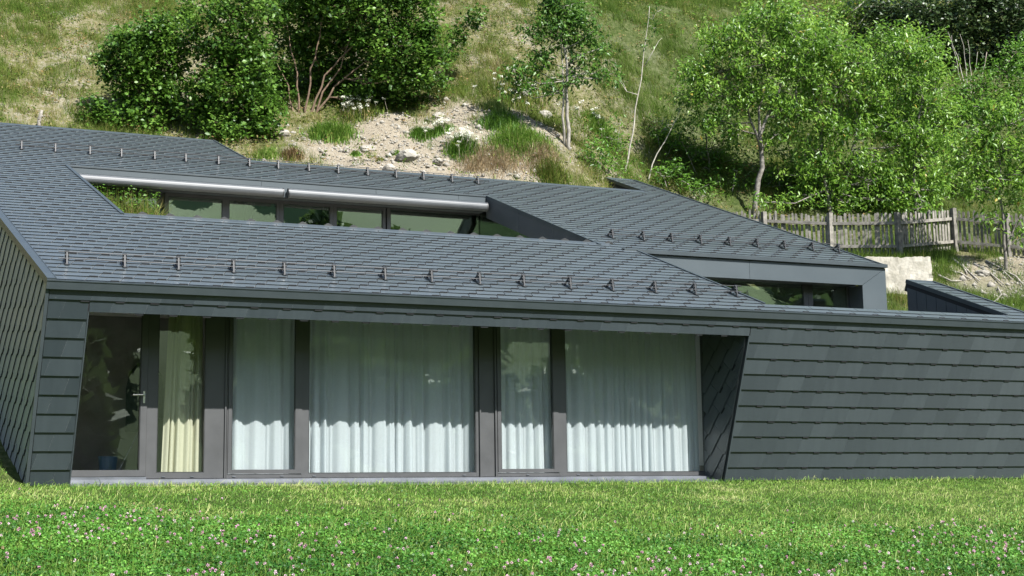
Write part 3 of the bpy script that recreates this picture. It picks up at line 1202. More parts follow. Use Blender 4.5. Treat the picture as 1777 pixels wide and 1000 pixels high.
# window band
UPT, UPB = 5.66, 4.30
mull = [(1.2, 1.42), (2.885, 3.10), (4.225, 4.36), (5.38, 5.52), (6.55, 6.69), (7.74, 7.91), (10.07, 10.19)]
for i in range(len(mull) - 1):
    x0 = mull[i][1]
    x1 = mull[i + 1][0]
    mb = MB()
    mb.box(x0 - 0.075, x0, SY, SY + 0.09, UPB, UPT)
    mb.box(x1, x1 + 0.06, SY, SY + 0.09, UPB, UPT)
    zt = 5.60 if i not in (0, 5) else 5.64
    mb.box(x0, x1, SY + 0.002, SY + 0.09, zt, UPT)
    mb.box(x0, x1, SY + 0.002, SY + 0.09, UPB, UPB + 0.07)
    o = part(mb, 'clerestory_window', M['frame'])
    pane(x0 - 0.01, x1 + 0.01, UPB + 0.06, zt + 0.01, SY + 0.03, o, 'glass_up')
    part(frame_rect(x0, x1, UPB + 0.07, zt, 0.012, SY + 0.004, 0.025), 'glazing_bead', M['black'], o)
# cheek beam on the right of the slot and the side glazing below
ck = MB()
dz = np.array([0, 0, -1.0])
ckd = part(MB().poly_prism([rf(S1R + 0.03, L1 - 0.35, -0.03), rf(S1R + 0.03, L2, -0.03), rf(S1R + 0.03, L2, -0.03) + 0.44 * dz, rf(S1R + 0.03, L1 - 0.35, -0.03) + 0.44 * dz], (0.15, 0, 0)), 'slot_cheek', M['deck'])
bs_ = [L1 - 0.35, 5.35, 6.55, L2]
for b0, b1 in zip(bs_[:-1], bs_[1:]):
    part(MB().poly_prism([rf(S1R, b0 + 0.003, -0.02), rf(S1R, b1 - 0.003, -0.02), rf(S1R, b1 - 0.003, -0.02) + 0.45 * dz, rf(S1R, b0 + 0.003, -0.02) + 0.45 * dz], (0.02, 0, 0)), 'cladding_panel', M['board'], ckd)
sg = MB()
p0, p1 = rf(S1R + 0.06, L1 - 0.2, -0.02), rf(S1R + 0.06, L2 + 0.35, -0.02)
zlow = 3.9
sg.poly_prism([p0 + 0.43 * dz, p1 + 0.43 * dz, (p1[0], p1[1], zlow), (p0[0], p0[1], zlow)], (0.02, 0, 0))
sgo = part(sg, 'side_pane', M['glass_up'])
# terrace behind the lower roof, back of the lower roof, upper room
up = MB()
up.box(0.5, 12.0, 3.6, 5.3, 3.62, 3.72)
up.box(0.5, 12.0, 5.6, SY + 0.1, 3.62, 3.72)
up.box(0.5, 2.5, 5.3, 5.6, 3.62, 3.72)
part(up, 'terrace_floor', M['concrete'])
part(MB().box(2.5, 11.6, 5.3, 5.6, 3.65, 3.68), 'added_rooflight', M['glass'])  # unseen opening added to let sun in and brighten the curtains from behind
ur = MB()
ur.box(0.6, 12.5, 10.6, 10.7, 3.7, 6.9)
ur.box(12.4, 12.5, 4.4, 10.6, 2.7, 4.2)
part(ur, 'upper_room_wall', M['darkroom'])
part(MB().box(0.4, 12.4, SY + 0.1, 10.6, 3.9, 4.0), 'upper_room_floor', M['woodfloor'])
ul = MB()
ul.box(0.2, 1.1, SY + 0.05, SY + 0.2, 3.6, 5.7)
ul.box(0.3, 10.3, SY + 0.06, SY + 0.16, 3.6, UPB)
part(ul, 'upper_wall', M['panel'])

# ---- right wing front: flat panelled surround with recessed window
sy = L3
sxr = slotx(AR, L3) + 0.02
sxl = 10.6
PZ1, PZ0 = 4.165, 3.795
sur = part(MB().box(sxl, sxr - 0.02, sy + 0.025, sy + 0.12, PZ0 + 0.01, PZ1), 'wing_front', M['deck'])
JX = 16.42
for x0, x1 in ((sxl, 13.72),):
    part(MB().box(x0, x1 - 0.003, sy, sy + 0.024, PZ0, PZ1), 'cladding_panel', M['panel'], sur)
part(MB().poly_prism([(13.723, sy, PZ0), (JX - 0.003, sy, PZ0), (sxr - 0.003, sy, PZ1), (13.723, sy, PZ1)], (0, 0.024, 0)), 'cladding_panel', M['panel'], sur)
part(MB().poly_prism([(JX + 0.003, sy, PZ0 - 0.004), (JX + 0.003, sy, 1.2), (sxr, sy, 1.2), (sxr, sy, PZ1 - 0.006)], (0, 0.024, 0)), 'cladding_panel', M['panel'], sur)
part(MB().box(JX + 0.01, sxr - 0.03, sy + 0.025, sy + 0.5, 1.0, PZ0), 'wing_jamb', M['board'], sur)
tb = MB()
tb.poly_prism([(sxl + 0.3, sy - 0.055, PZ1 + 0.008), (sxl + 0.3, sy - 0.055, PZ1 + 0.075), (sxl + 0.3, sy + 0.05, PZ1 + 0.10), (sxl + 0.3, sy + 0.05, PZ1 + 0.008)], (sxr - sxl - 0.28, 0, 0))
part(tb, 'wing_eave_fascia', M['trim'])
part(MB().box(sxl, JX + 0.012, sy + 0.12, sy + 0.75, PZ0 + 0.02, PZ0 + 0.1), 'wing_soffit', M['board'], sur)
W2Y = sy + 0.42
for x0, x1 in ((11.2, 15.31), (15.53, 16.40)):
    mb = MB()
    mb.box(x0 - 0.11, x0, W2Y, W2Y + 0.08, 1.0, PZ0 + 0.02)
    mb.box(x1, x1 + 0.105, W2Y, W2Y + 0.08, 1.0, PZ0 + 0.02)
    mb.box(x0, x1, W2Y + 0.002, W2Y + 0.08, 1.0, 1.2)
    o = part(mb, 'wing_window', M['frame'])
    pane(x0 - 0.01, x1 + 0.01, 1.2, PZ0 + 0.015, W2Y + 0.03, o, 'glass_up')
w2 = MB()
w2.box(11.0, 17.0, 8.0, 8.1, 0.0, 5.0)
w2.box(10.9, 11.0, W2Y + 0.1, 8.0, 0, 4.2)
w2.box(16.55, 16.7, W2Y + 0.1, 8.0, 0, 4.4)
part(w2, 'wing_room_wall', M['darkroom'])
part(MB().box(11.0, 17.2, 0.9, 8.0, 0.1, 0.2), 'courtyard_floor', M['concrete'])
part(MB().poly_prism([fc(OA1 + 0.3, 2.5, -0.3), fc(AR - 0.1, 2.5, -0.3), fc(AR - 0.1, 0.0, -0.3), fc(OA1 + 0.3, 0.0, -0.3)], (0, 0.05, 0)), 'wall_core', M['deck'])

# ---- parapet strip and raised strip: cheeks of dark boards
for nm, aa, b0, b1, zlo, bw in (('parapet_wall', PARL, 0.35, PAR, 2.0, 0.215), ('raised_ridge_wall', EXL, RG2 - 0.3, RG3, 5.2, 0.33)):
    core = MB().poly_prism([rf(aa + 0.03, b0, -0.05), rf(aa + 0.03, b1, -0.05), np.array([*rf(aa + 0.03, b1)[:2], zlo]), np.array([*rf(aa + 0.03, b0)[:2], zlo])], (AR - aa - 0.06, 0, 0))
    co = part(core, nm, M['deck'])
    b = b1
    while b > b0:
        c = max(b - bw, b0)
        q = [rf(aa + 0.005, c + 0.006, -0.03), rf(aa + 0.005, b - 0.004, -0.03)]
        part(MB().poly_prism([q[0], q[1], np.array([q[1][0], q[1][1], zlo]), np.array([q[0][0], q[0][1], zlo])], (0.02, 0, 0)), 'cladding_board', M['board'], co)
        b = c
# ---- back walls under the ridges
bk = MB()
for a0, a1, b in ((0, TOPR, RG1), (TOPR, EXL, RG2), (EXL, AR, RG3)):
    p, q = rf(a0 + 0.05, b - 0.06, -0.1), rf(a1 - 0.05, b - 0.06, -0.1)
    bk.poly_prism([p, q, (q[0], q[1], 3.5), (p[0], p[1], 3.5)], (0, -0.1, 0))
p, q = rf(TOPR - 0.1, RG2, -0.1), rf(TOPR - 0.1, RG1 - 0.1, -0.1)
bk.poly_prism([p, q, (q[0], q[1], 3.5), (p[0], p[1], 3.5)], (0.06, 0, 0))
part(bk, 'back_wall', M['board'])


# ---- snow guards
def guard_mesh():
    """one bracket: sheet-steel A on a foot plate, three pipe rings; local x along the eave, y up the slope, z off the roof"""
    mb = MB()
    mb.box(-0.03, 0.03, -0.13, 0.19, 0.0, 0.012)
    mb.poly_prism([(-0.011, -0.085, 0.012), (-0.011, -0.05, 0.012), (-0.011, 0.035, 0.165), (-0.011, 0.0, 0.175)], (0.022, 0, 0))
    mb.poly_prism([(-0.011, 0.15, 0.012), (-0.011, 0.115, 0.012), (-0.011, 0.005, 0.16), (-0.011, 0.035, 0.17)], (0.022, 0, 0))
    mb.poly_prism([(-0.006, -0.03, 0.075), (-0.006, 0.08, 0.075), (-0.006, 0.075, 0.092), (-0.006, -0.02, 0.092)], (0.012, 0, 0))
    for yy, zz in ((-0.03, 0.075), (0.0, 0.125), (0.018, 0.172)):
        mb.tube([(-0.03, yy, zz), (0.03, yy, zz)], 0.02, 8)
    return mb.mesh('guard_bracket', M['black'])


gme = guard_mesh()
GM = Matrix(((1, Vr[0], NR[0], 0), (0, Vr[1], NR[1], 0), (0, Vr[2], NR[2], 0), (0, 0, 0, 1)))
lowpx = [110, 213, 316, 416, 516, 605, 693, 770, 848, 922, 995, 1065, 1138, 1212, 1280]
for (b, aa) in ((0.80, np.linspace(0.42, 11.45, 15)), (9.22, np.linspace(1.55, 11.75, 16)), (4.55, np.linspace(11.85, 17.25, 9))):
    rods = MB()
    for yy, zz in ((-0.03, 0.066), (0.018, 0.150)):
        # pipes end a hand's breadth past the outer brackets
        p = rf(aa[0] - 0.12, b, 0.02 + zz) + Vr * yy
        q = rf(aa[-1] + 0.12, b, 0.02 + zz) + Vr * yy
        rods.tube([p, q], 0.007, 6)
    g = part(rods, 'snow_guard', M['black'])
    for a in aa:
        o = bpy.data.objects.new('guard_bracket', gme)
        link(o, g)
        j = random.uniform(-0.02, 0.02)
        o.matrix_basis = Matrix.Translation(rf(a + j, b, 0.018)) @ GM @ Matrix.Diagonal((1.0, 1.05, 0.88, 1.0))

# ------------------------------------------------------------------ curtains and things seen inside
def curtain(name, x0, x1, y, z0, z1, mat, folds, amp, label, seed, taper=0.0, group=None):
    r = np.random.default_rng(seed)
    nx, nz = int(max(40, (x1 - x0) * 70)), 26
    u = np.linspace(0, 1, nx)
    ph = np.cumsum(np.interp(u, np.linspace(0, 1, int(folds) + 2), r.uniform(0.25, 1.9, int(folds) + 2)))
    ph = ph / ph[-1] * folds * 2 * math.pi
    w1 = np.sign(np.sin(ph)) * np.abs(np.sin(ph)) ** 0.6 + 0.45 * np.sin(1.7 * ph + 1) + 0.25 * np.sin(3.1 * ph + 2) + 0.5 * r.normal(size=nx).cumsum() / math.sqrt(nx)
    ampv = 0.8 * amp * (0.55 + 0.45 * np.interp(u, np.linspace(0, 1, 9), r.uniform(0.2, 1.3, 9)))
    V = []
    for k in range(nz):
        t = k / (nz - 1)
        xs = x0 + (x1 - x0) * u
        if taper:
            xc = x1
            xs = xc + (xs - xc) * (1 - taper * t)
        yy = y + w1 * ampv * (0.6 + 0.45 * (1 - t)) + 0.012 * np.sin(4 * t + ph * 0.37) * (1 - t)
        V.append(np.stack([xs + 0.012 * np.cos(ph) * (1 - t), yy, np.full(nx, z0 + (z1 - z0) * t)], 1))
    V = np.concatenate(V)
    I = np.arange(nz * nx).reshape(nz, nx)
    F = np.stack([I[:-1, :-1], I[:-1, 1:], I[1:, 1:], I[1:, :-1]], 2).reshape(-1, 4)
    o = link(bpy.data.objects.new(name, mesh_np(name, V, F, M[mat], None, True)))
    tag(o, label, 'curtain', group)
    return o


curtain('curtain', 1.80, 2.385, 1.37, 0.09, 2.55, 'cream', 6, 0.055, 'cream pleated curtain hanging behind the narrow pane next to the door', 11, 0.14)
curtain('curtain', 2.66, 3.80, 1.36, 0.05, 2.56, 'sheer', 5, 0.045, 'narrow white sheer curtain in the casement beside the cream curtain', 12)
curtain('curtain', 3.93, 6.78, 1.36, 0.05, 2.56, 'sheer', 15, 0.05, 'widest white sheer curtain filling the large middle pane', 13)
curtain('curtain', 7.10, 8.15, 1.36, 0.05, 2.56, 'sheer', 6, 0.04, 'narrow white sheer curtain in the casement right of the broad post', 14)
curtain('curtain', 8.27, 10.93, 1.36, 0.05, 2.56, 'sheer', 19, 0.042, 'closely pleated white sheer curtain in the rightmost large pane', 15)

# jackets on the hall wall, blue bucket with a broom
ct = MB()
for (x, w, z0, z1, y) in ((1.80, 0.21, 0.75, 1.80, 3.40), (2.02, 0.18, 0.95, 1.78, 3.42)):
    prof = [(x - 0.03, z1 + 0.05), (x + 0.03, z1 + 0.05), (x + w * 0.75, z1 - 0.10), (x + w, z1 - 0.35), (x + w * 0.95, z0), (x - w * 0.95, z0), (x - w, z1 - 0.35), (x - w * 0.75, z1 - 0.10)]
    ct.poly_prism([(p[0], y, p[1]) for p in prof], (0.02, 0.14, 0))
jk = ct.build('jackets', M['coat'])
jk.name = 'jacket'
tag(jk, 'dark jackets hanging in the dim hall behind the glazed door', 'jacket')
bu = MB()
bu.tube([(1.20, 2.5, 0.02), (1.20, 2.5, 0.36)], [0.11, 0.15], 16)
bo = bu.build('bucket', M['blue'])
tag(bo, 'blue bucket on the floor behind the glazed door', 'bucket')
br = MB()
br.tube([(1.25, 2.05, 0.05), (1.62, 2.3, 0.72)], 0.011, 6)
bro = br.build('broom', M['sill'])
tag(bro, 'broom stick leaning beside the blue bucket behind the door', 'broom')
pf = MB().box(5.75, 5.97, 1.85, 1.88, 1.45, 2.0)
pfo = pf.build('picture_frame', M['picture'])
tag(pfo, 'small dark framed picture faintly seen through the middle sheer curtain', 'picture')

#VEG
# ------------------------------------------------------------------ vegetation helpers
def unit(v):
    return v / (np.linalg.norm(v, axis=-1, keepdims=True) + 1e-9)


def leaf_mesh(name, P, size, mat, r, droop=0.3, aspect=0.55, up=0.5, var=0.35, tone=None):
    """folded two-triangle leaves at points P"""
    n = len(P)
    d = r.normal(size=(n, 3))
    d[:, 2] = d[:, 2] * 0.6 - droop
    d = unit(d)
    nn = r.normal(size=(n, 3)) * (1 - up)
    nn[:, 2] += up * 1.6
    nn[:, 1] -= up * 0.5
    w = unit(np.cross(d, nn))
    nrm = unit(np.cross(w, d))
    L = (size * r.uniform(1 - var, 1 + var, n))[:, None]
    W = L * aspect * 0.5
    v0 = P
    v1 = P + d * L * 0.45 + w * W + nrm * L * 0.10
    v2 = P + d * L
    v3 = P + d * L * 0.45 - w * W + nrm * L * 0.10
    V = np.stack([v0, v1, v2, v3], 1).reshape(-1, 3)
    i = np.arange(n)[:, None] * 4
    F = np.concatenate([i + np.array([[0, 1, 2]]), i + np.array([[0, 2, 3]])], 1).reshape(-1, 3)
    rn = r.random(n) if tone is None else np.where(r.random(n) < 0.008, 1.0, np.clip(tone + r.normal(size=n) * 0.2, 0, 0.92))
    return mesh_np(name, V, F, mat, {'rnd': ('FACE', np.repeat(rn, 2))})


def blade_arrays(P, H, W, lean, r):
    """curved grass blades (two triangles each)"""
    n = len(P)
    az = r.uniform(0, 2 * math.pi, n)
    la = lean * r.uniform(0.2, 1.3, n)
    dirh = np.stack([np.cos(az), np.sin(az), np.zeros(n)], 1)
    sd = np.stack([-np.sin(az + 0.6), np.cos(az + 0.6), np.zeros(n)], 1)
    H = H[:, None]
    W = W[:, None] if hasattr(W, '__len__') else W
    la = la[:, None]
    mid = P + dirh * H * la * 0.35 + np.array([0, 0, 1]) * H * 0.62
    tip = P + dirh * H * la + np.array([0, 0, 1]) * H * np.sqrt(np.clip(1 - 0.55 * la * la, 0.05, 1))
    V = np.stack([P - sd * W * 0.5, P + sd * W * 0.5, mid - sd * W * 0.42, mid + sd * W * 0.42, tip], 1).reshape(-1, 3)
    i = np.arange(n)[:, None] * 5
    F = np.concatenate([i + np.array([[0, 1, 3]]), i + np.array([[0, 3, 2]]), i + np.array([[2, 3, 4]])], 1).reshape(-1, 3)
    return V, F


def blades_obj(name, P, H, W, lean, mat, r, tone=None, parent=None):
    V, F = blade_arrays(P, H, W, lean, r)
    rn = r.random(len(P)) if tone is None else np.clip(tone, 0, 1)
    me = mesh_np(name, V, F, mat, {'rnd': ('FACE', np.repeat(rn, 3))})
    return link(bpy.data.objects.new(name, me), parent)


M['leaf_hazel'] = leaf_mat('hazel_leaves', [(0, (0.030, 0.072, 0.012)), (0.5, (0.065, 0.145, 0.018)), (0.9, (0.115, 0.215, 0.030)), (1, (0.16, 0.25, 0.05))], 0.30, 0.42, spec=0.3)
M['leaf_cherry'] = leaf_mat('cherry_leaves', [(0, (0.055, 0.13, 0.016)), (0.5, (0.12, 0.235, 0.028)), (0.93, (0.21, 0.34, 0.055)), (1, (0.32, 0.26, 0.05))], 0.40, 0.38, spec=0.4)
M['leaf_ash'] = leaf_mat('ash_leaves', [(0, (0.04, 0.105, 0.014)), (0.5, (0.08, 0.185, 0.02)), (1, (0.14, 0.27, 0.04))], 0.40, 0.42)
M['leaf_dark'] = leaf_mat('dark_forest_leaves', [(0, (0.018, 0.035, 0.012)), (0.6, (0.035, 0.065, 0.020)), (0.92, (0.07, 0.11, 0.035)), (1, (0.14, 0.17, 0.08))], 0.2, 0.4)
M['leaf_young'] = leaf_mat('young_tree_leaves', [(0, (0.035, 0.090, 0.016)), (0.6, (0.07, 0.155, 0.022)), (1, (0.12, 0.23, 0.04))], 0.35, 0.4)
M['straw'] = leaf_mat('hill_grass', [(0, (0.065, 0.115, 0.016)), (0.35, (0.11, 0.155, 0.026)), (0.6, (0.165, 0.165, 0.042)), (0.82, (0.23, 0.195, 0.085)), (0.95, (0.20, 0.12, 0.05)), (1, (0.34, 0.30, 0.19))], 0.25, 0.7, spec=0.1)
M['lushgrass'] = leaf_mat('lush_meadow_grass', [(0, (0.045, 0.105, 0.014)), (0.5, (0.09, 0.185, 0.022)), (0.9, (0.17, 0.26, 0.045)), (1, (0.32, 0.35, 0.12))], 0.3, 0.5, spec=0.2)
M['mown'] = leaf_mat('mown_grass', [(0, (0.075, 0.165, 0.022)), (0.45, (0.155, 0.27, 0.042)), (0.8, (0.265, 0.345, 0.085)), (1, (0.42, 0.42, 0.19))], 0.3, 0.55, spec=0.2)
M['clover'] = leaf_mat('clover_leaves', [(0, (0.018, 0.070, 0.008)), (0.5, (0.050, 0.150, 0.016)), (0.9, (0.11, 0.255, 0.035)), (1, (0.20, 0.36, 0.07))], 0.18, 0.5, spec=0.25)
M['flower_pink'] = leaf_mat('pink_clover_heads', [(0, (0.48, 0.22, 0.34)), (0.6, (0.60, 0.36, 0.47)), (0.9, (0.68, 0.54, 0.58)), (1, (0.30, 0.14, 0.08))], 0.2, 0.7, spec=0.1)
M['flower_white'] = leaf_mat('white_umbels', [(0, (0.62, 0.62, 0.50)), (1, (0.80, 0.80, 0.74))], 0.25, 0.7, spec=0.1)
M['dry'] = leaf_mat('dry_reddish_grass', [(0, (0.13, 0.08, 0.035)), (0.5, (0.22, 0.155, 0.08)), (1, (0.32, 0.27, 0.17))], 0.2, 0.7, spec=0.1)


def sub_centres(lobes, d0, dens, r, shell=0.5):
    out, own = [], []
    for k, lb in enumerate(lobes):
        px, py, rx, ry = lb[:4]
        dd = lb[4] if len(lb) > 4 else 0.0
        d = d0 + dd
        c = at(px, py, d)
        s = d / FPX
        n = max(3, int(dens * math.pi * rx * ry * s * s))
        v = unit(r.normal(size=(n, 3)))
        rad = r.random(n) ** shell
        rad = rad * (0.58 + 0.85 * vnoise(v[:, 0] * 2.8 + 9 * k, v[:, 2] * 2.8 + v[:, 1] * 1.9))
        v = v * rad[:, None]
        p = c + v[:, :1] * RT * rx * s + v[:, 1:2] * HD * (0.75 * max(rx, ry) * s) + v[:, 2:3] * ZZ * ry * s
        out.append(p)
        own.append(np.full(n, k))
    return np.concatenate(out), np.concatenate(own)


def tree(name, label, base, stems, lobes, leafmat, barkmat='bark', dens=22, per=16, spread=0.17, leaf=0.12, aspect=0.6, droop=0.3,
         cat='tree', group=None, seed=1, twigs=0.35, d0=None, shell=0.5, limb=True, r0=0.07):
    """stems: pixel polylines [(px, py), ...] from the base up; lobes: crown masses (px, py, rx, ry, depth offset)"""
    r = np.random.default_rng(seed)
    gp, gd = ground_hit(*base)
    if d0 is None:
        d0 = gd
    root = empty(name, tuple(gp))
    inv = Matrix.Translation(-Vector(gp))
    tag(root, label, cat, group)
    tb_ = MB()
    nodes = []
    for st in stems:
        pts = [at(p[0], p[1], d0 + (p[2] if len(p) > 2 else 0)) for p in st]
        pts[0] = pts[0] - np.array([0, 0, 0.25])
        # refine and wobble
        fine = []
        for a, b in zip(pts[:-1], pts[1:]):
            k = max(2, int(np.linalg.norm(b - a) / 0.3))
            for t in np.linspace(0, 1, k, endpoint=False):
                fine.append(a + (b - a) * t)
        fine.append(pts[-1])
        fine = [p + r.normal(size=3) * 0.018 * (i > 0) for i, p in enumerate(fine)]
        rs = st[0][3] if len(st[0]) > 3 else r0
        rad = np.linspace(rs, rs * 0.22, len(fine))
        tb_.tube(fine, list(rad), 7)
        nodes += [(p, q) for p, q in zip(fine, rad)][len(fine) // 4:]
    sc, own = sub_centres(lobes, d0, dens, r, shell)
    if limb and nodes:
        NP = np.array([p for p, q in nodes])
        ends = []
        for k, lb in enumerate(lobes):
            c = at(lb[0], lb[1], d0 + (lb[4] if len(lb) > 4 else 0))
            dist = np.linalg.norm(NP - c, axis=1) + 2.0 * np.clip(NP[:, 2] - c[2] + 0.1, 0, None)
            i = int(np.argmin(dist))
            p = NP[i]
            mid = (p + c) / 2 + np.array([0, 0, -0.08]) * np.linalg.norm(c - p) + r.normal(size=3) * 0.06
            rr = min(nodes[i][1] * 0.8, 0.024)
            tb_.tube([p, mid, c], [rr, rr * 0.7, rr * 0.4], 5)
            ends.append((c, mid))
        for p, k in zip(sc, own):
            if r.random() < twigs:
                c, mid = ends[k]
                s = c if r.random() < 0.6 else mid
                m_ = (s + p) / 2 + r.normal(size=3) * 0.05
                tb_.tube([s, m_, p], [0.011, 0.008, 0.004], 4, False)
    if tb_.v:
        t_ = tb_.build('trunk', M[barkmat], root, True)
        t_.matrix_parent_inverse = inv
    if leafmat:
        n = len(sc) * per
        P = np.repeat(sc, per, 0) + r.normal(size=(n, 3)) * spread
        tone = np.repeat(np.clip(r.normal(0.5, 0.22, len(sc)), 0, 1), per)
        me = leaf_mesh('crown', P, leaf, M[leafmat], r, droop, aspect, 0.5, 0.5, tone)
        c_ = link(bpy.data.objects.new('crown', me), root)
        c_.matrix_parent_inverse = inv
    return root


HZ_ = dict(leafmat='leaf_hazel', dens=27, per=42, leaf=0.105, aspect=0.75, droop=0.2, spread=0.14, twigs=0.5)
tree('broad_shrub', 'rounded dark green shrub standing apart at the left of the slope', (262, 224),
     [[(262, 224), (268, 175), (285, 120), (280, 70)], [(262, 224), (250, 180), (230, 140), (215, 110)], [(262, 224), (270, 190), (240, 110), (245, 70)]],
     [(255, 62, 62, 36), (212, 100, 42, 40), (295, 85, 40, 45), (255, 110, 62, 42), (190, 135, 28, 28), (235, 150, 45, 26), (285, 140, 30, 30), (282, 40, 28, 24), (270, 170, 36, 24), (225, 175, 34, 22), (300, 170, 24, 22)], barkmat='redbark', seed=21, r0=0.04, cat='shrub', **HZ_)
tree('low_shrub', 'low leafy shrub behind the roof under the rounded shrub', (210, 222), [[(210, 226), (200, 205)], [(211, 226), (230, 215), (245, 205)]],
     [(160, 195, 28, 20), (195, 212, 30, 16), (238, 205, 42, 20), (265, 212, 30, 16)], seed=22, r0=0.02, cat='shrub', barkmat='redbark', **HZ_)
tree('broad_shrub', 'dark arching shrub just right of the rounded shrub, over the roof edge', (415, 238),
     [[(432, 240), (436, 200), (430, 150), (420, 60)], [(432, 240), (420, 200), (390, 130), (380, 40)], [(400, 238), (392, 200), (372, 150)]],
     [(405, 20, 70, 45), (385, 90, 55, 50), (440, 90, 50, 50), (365, 150, 42, 40), (420, 150, 60, 35), (452, 185, 45, 35), (345, 185, 30, 30), (465, 215, 30, 20), (335, 50, 20, 26), (412, 205, 40, 22, 0.5), (400, 225, 46, 18, -0.3), (445, 230, 34, 16), (375, 200, 34, 24)], barkmat='redbark', seed=23, r0=0.045, cat='shrub', **HZ_)
tree('broad_shrub', 'largest dark shrub with fanning pale brown stems at its foot', (525, 196),
     [[(520, 198), (515, 130), (500, 60), (490, 10)], [(527, 198), (540, 120), (560, 40), (575, -10)], [(533, 198), (565, 130), (620, 70), (660, 20)], [(540, 197), (580, 150), (650, 95), (700, 60)], [(512, 196), (500, 150), (480, 110)], [(545, 196), (560, 160), (590, 120), (610, 60)]],
     [(500, 20, 55, 45, 0.3), (560, 20, 60, 55, 0.4), (630, 15, 65, 50), (705, 15, 55, 50), (600, 80, 65, 45, 0.6), (680, 80, 70, 48), (735, 75, 40, 40), (660, 140, 65, 36, 0.3), (715, 125, 40, 32), (520, 85, 45, 40, 0.8), (590, 140, 45, 38, 0.9), (640, 165, 45, 20, 0.5), (480, 130, 26, 32, 0.3), (480, 175, 24, 24), (600, 175, 40, 16, 0.4), (555, 110, 40, 40, 0.7), (540, 150, 26, 26, 0.9), (500, 150, 24, 28, 0.7), (560, -30, 110, 36), (690, -30, 80, 36), (760, 100, 24, 20)],
     barkmat='redbark', seed=24, r0=0.035, cat='shrub', **HZ_)
tree('reaching_branch', 'thin leafy branch reaching right out of the largest shrub', (705, 150), [[(705, 152), (745, 118), (785, 85), (812, 30)]],
     [(795, 75, 26, 12), (815, 40, 20, 14), (830, 25, 14, 8), (775, 95, 22, 9), (800, 58, 24, 10)], seed=25, r0=0.02, cat='branch', barkmat='redbark', **{**HZ_, 'dens': 18, 'spread': 0.12})
tree('low_shrub', 'small bright shrub on the slope at the right foot of the largest shrub', (700, 185), [[(700, 188), (705, 150)], [(690, 188), (680, 160)]],
     [(690, 165, 32, 18), (735, 150, 36, 16), (765, 140, 26, 14), (705, 180, 40, 10)], seed=26, r0=0.02, cat='shrub', barkmat='redbark', **{**HZ_, 'dens': 20})
tree('low_shrub', 'little bright green shrub at the top edge above the rounded shrub', (322, 45), [[(322, 48), (322, 15)]], [(322, 25, 20, 22), (330, 5, 20, 12)], seed=27, r0=0.015, cat='shrub', **HZ_)

# slim young tree in the middle
tree('young_tree', 'slim young tree with two pale stems and tiered sparse branches', (985, 258),
     [[(988, 258, 0, 0.055), (985, 180), (984, 110), (975, 60), (968, 0), (965, -30)], [(980, 258, 0.1, 0.04), (977, 200), (978, 140), (974, 90), (972, 20)]],
     [(972, 10, 42, 26), (960, 40, 38, 22), (1000, 30, 30, 18), (975, 62, 36, 18), (930, 58, 24, 10), (1022, 60, 24, 12), (925, 118, 36, 12), (895, 130, 30, 9), (885, 153, 26, 8), (940, 95, 24, 14), (1010, 95, 28, 9), (1048, 82, 26, 9), (1030, 128, 28, 9), (1062, 128, 22, 7), (955, 150, 28, 10), (1005, 120, 22, 12), (915, 148, 26, 8), (965, -25, 46, 20), (990, 145, 20, 10)],
     'leaf_young', 'palebark', dens=46, per=20, leaf=0.125, aspect=0.45, droop=0.7, spread=0.12, seed=31)
# cherry trees on the right
CH = dict(leafmat='leaf_cherry', barkmat='cherrybark', dens=22, per=34, leaf=0.125, aspect=0.38, droop=0.95, spread=0.13, twigs=0.8, shell=0.42)
tree('cherry_tree', 'cherry tree with bent trunk and broad light crown left of the other cherries', (1305, 372),
     [[(1305, 372, 0, 0.085), (1312, 335), (1322, 290), (1318, 235), (1330, 205), (1348, 170), (1365, 120), (1380, 60)], [(1320, 245, 0, 0.05), (1316, 190), (1330, 145), (1325, 90)], [(1318, 238, 0, 0.04), (1290, 170), (1262, 140), (1240, 110)]],
     [(1335, 30, 70, 30), (1290, 62, 60, 34), (1240, 75, 40, 36), (1380, 60, 55, 40), (1330, 105, 72, 36), (1255, 125, 55, 34), (1225, 165, 40, 24), (1390, 125, 48, 40), (1310, 160, 60, 26), (1270, 185, 42, 18), (1360, 190, 52, 26), (1235, 205, 34, 14), (1395, 190, 36, 26), (1205, 130, 24, 26), (1345, 235, 36, 14), (1240, 225, 22, 8), (1275, 215, 30, 12)], seed=41, **CH)
tree('cherry_tree', 'forked cherry tree in the middle with crown hanging down to the fence', (1437, 372),
     [[(1440, 372, 0, 0.07), (1436, 330), (1425, 280), (1428, 220), (1412, 170), (1400, 110)], [(1448, 370, 0.3, 0.06), (1470, 300), (1486, 240), (1485, 195), (1460, 150), (1432, 95), (1410, 50)], [(1486, 200, 0, 0.03), (1492, 150), (1480, 110)]],
     [(1440, 80, 46, 40), (1480, 110, 50, 40), (1525, 130, 46, 36), (1450, 150, 55, 34), (1510, 180, 55, 36), (1430, 215, 46, 28), (1480, 225, 55, 30), (1545, 215, 46, 32), (1420, 265, 42, 24), (1470, 280, 55, 26), (1530, 275, 46, 26), (1400, 300, 34, 18), (1450, 325, 46, 18), (1510, 320, 50, 20), (1560, 310, 36, 20), (1390, 345, 40, 11), (1470, 352, 50, 13), (1545, 350, 40, 14), (1330, 352, 34, 9, -0.6), (1580, 250, 34, 26)], seed=42, **CH)
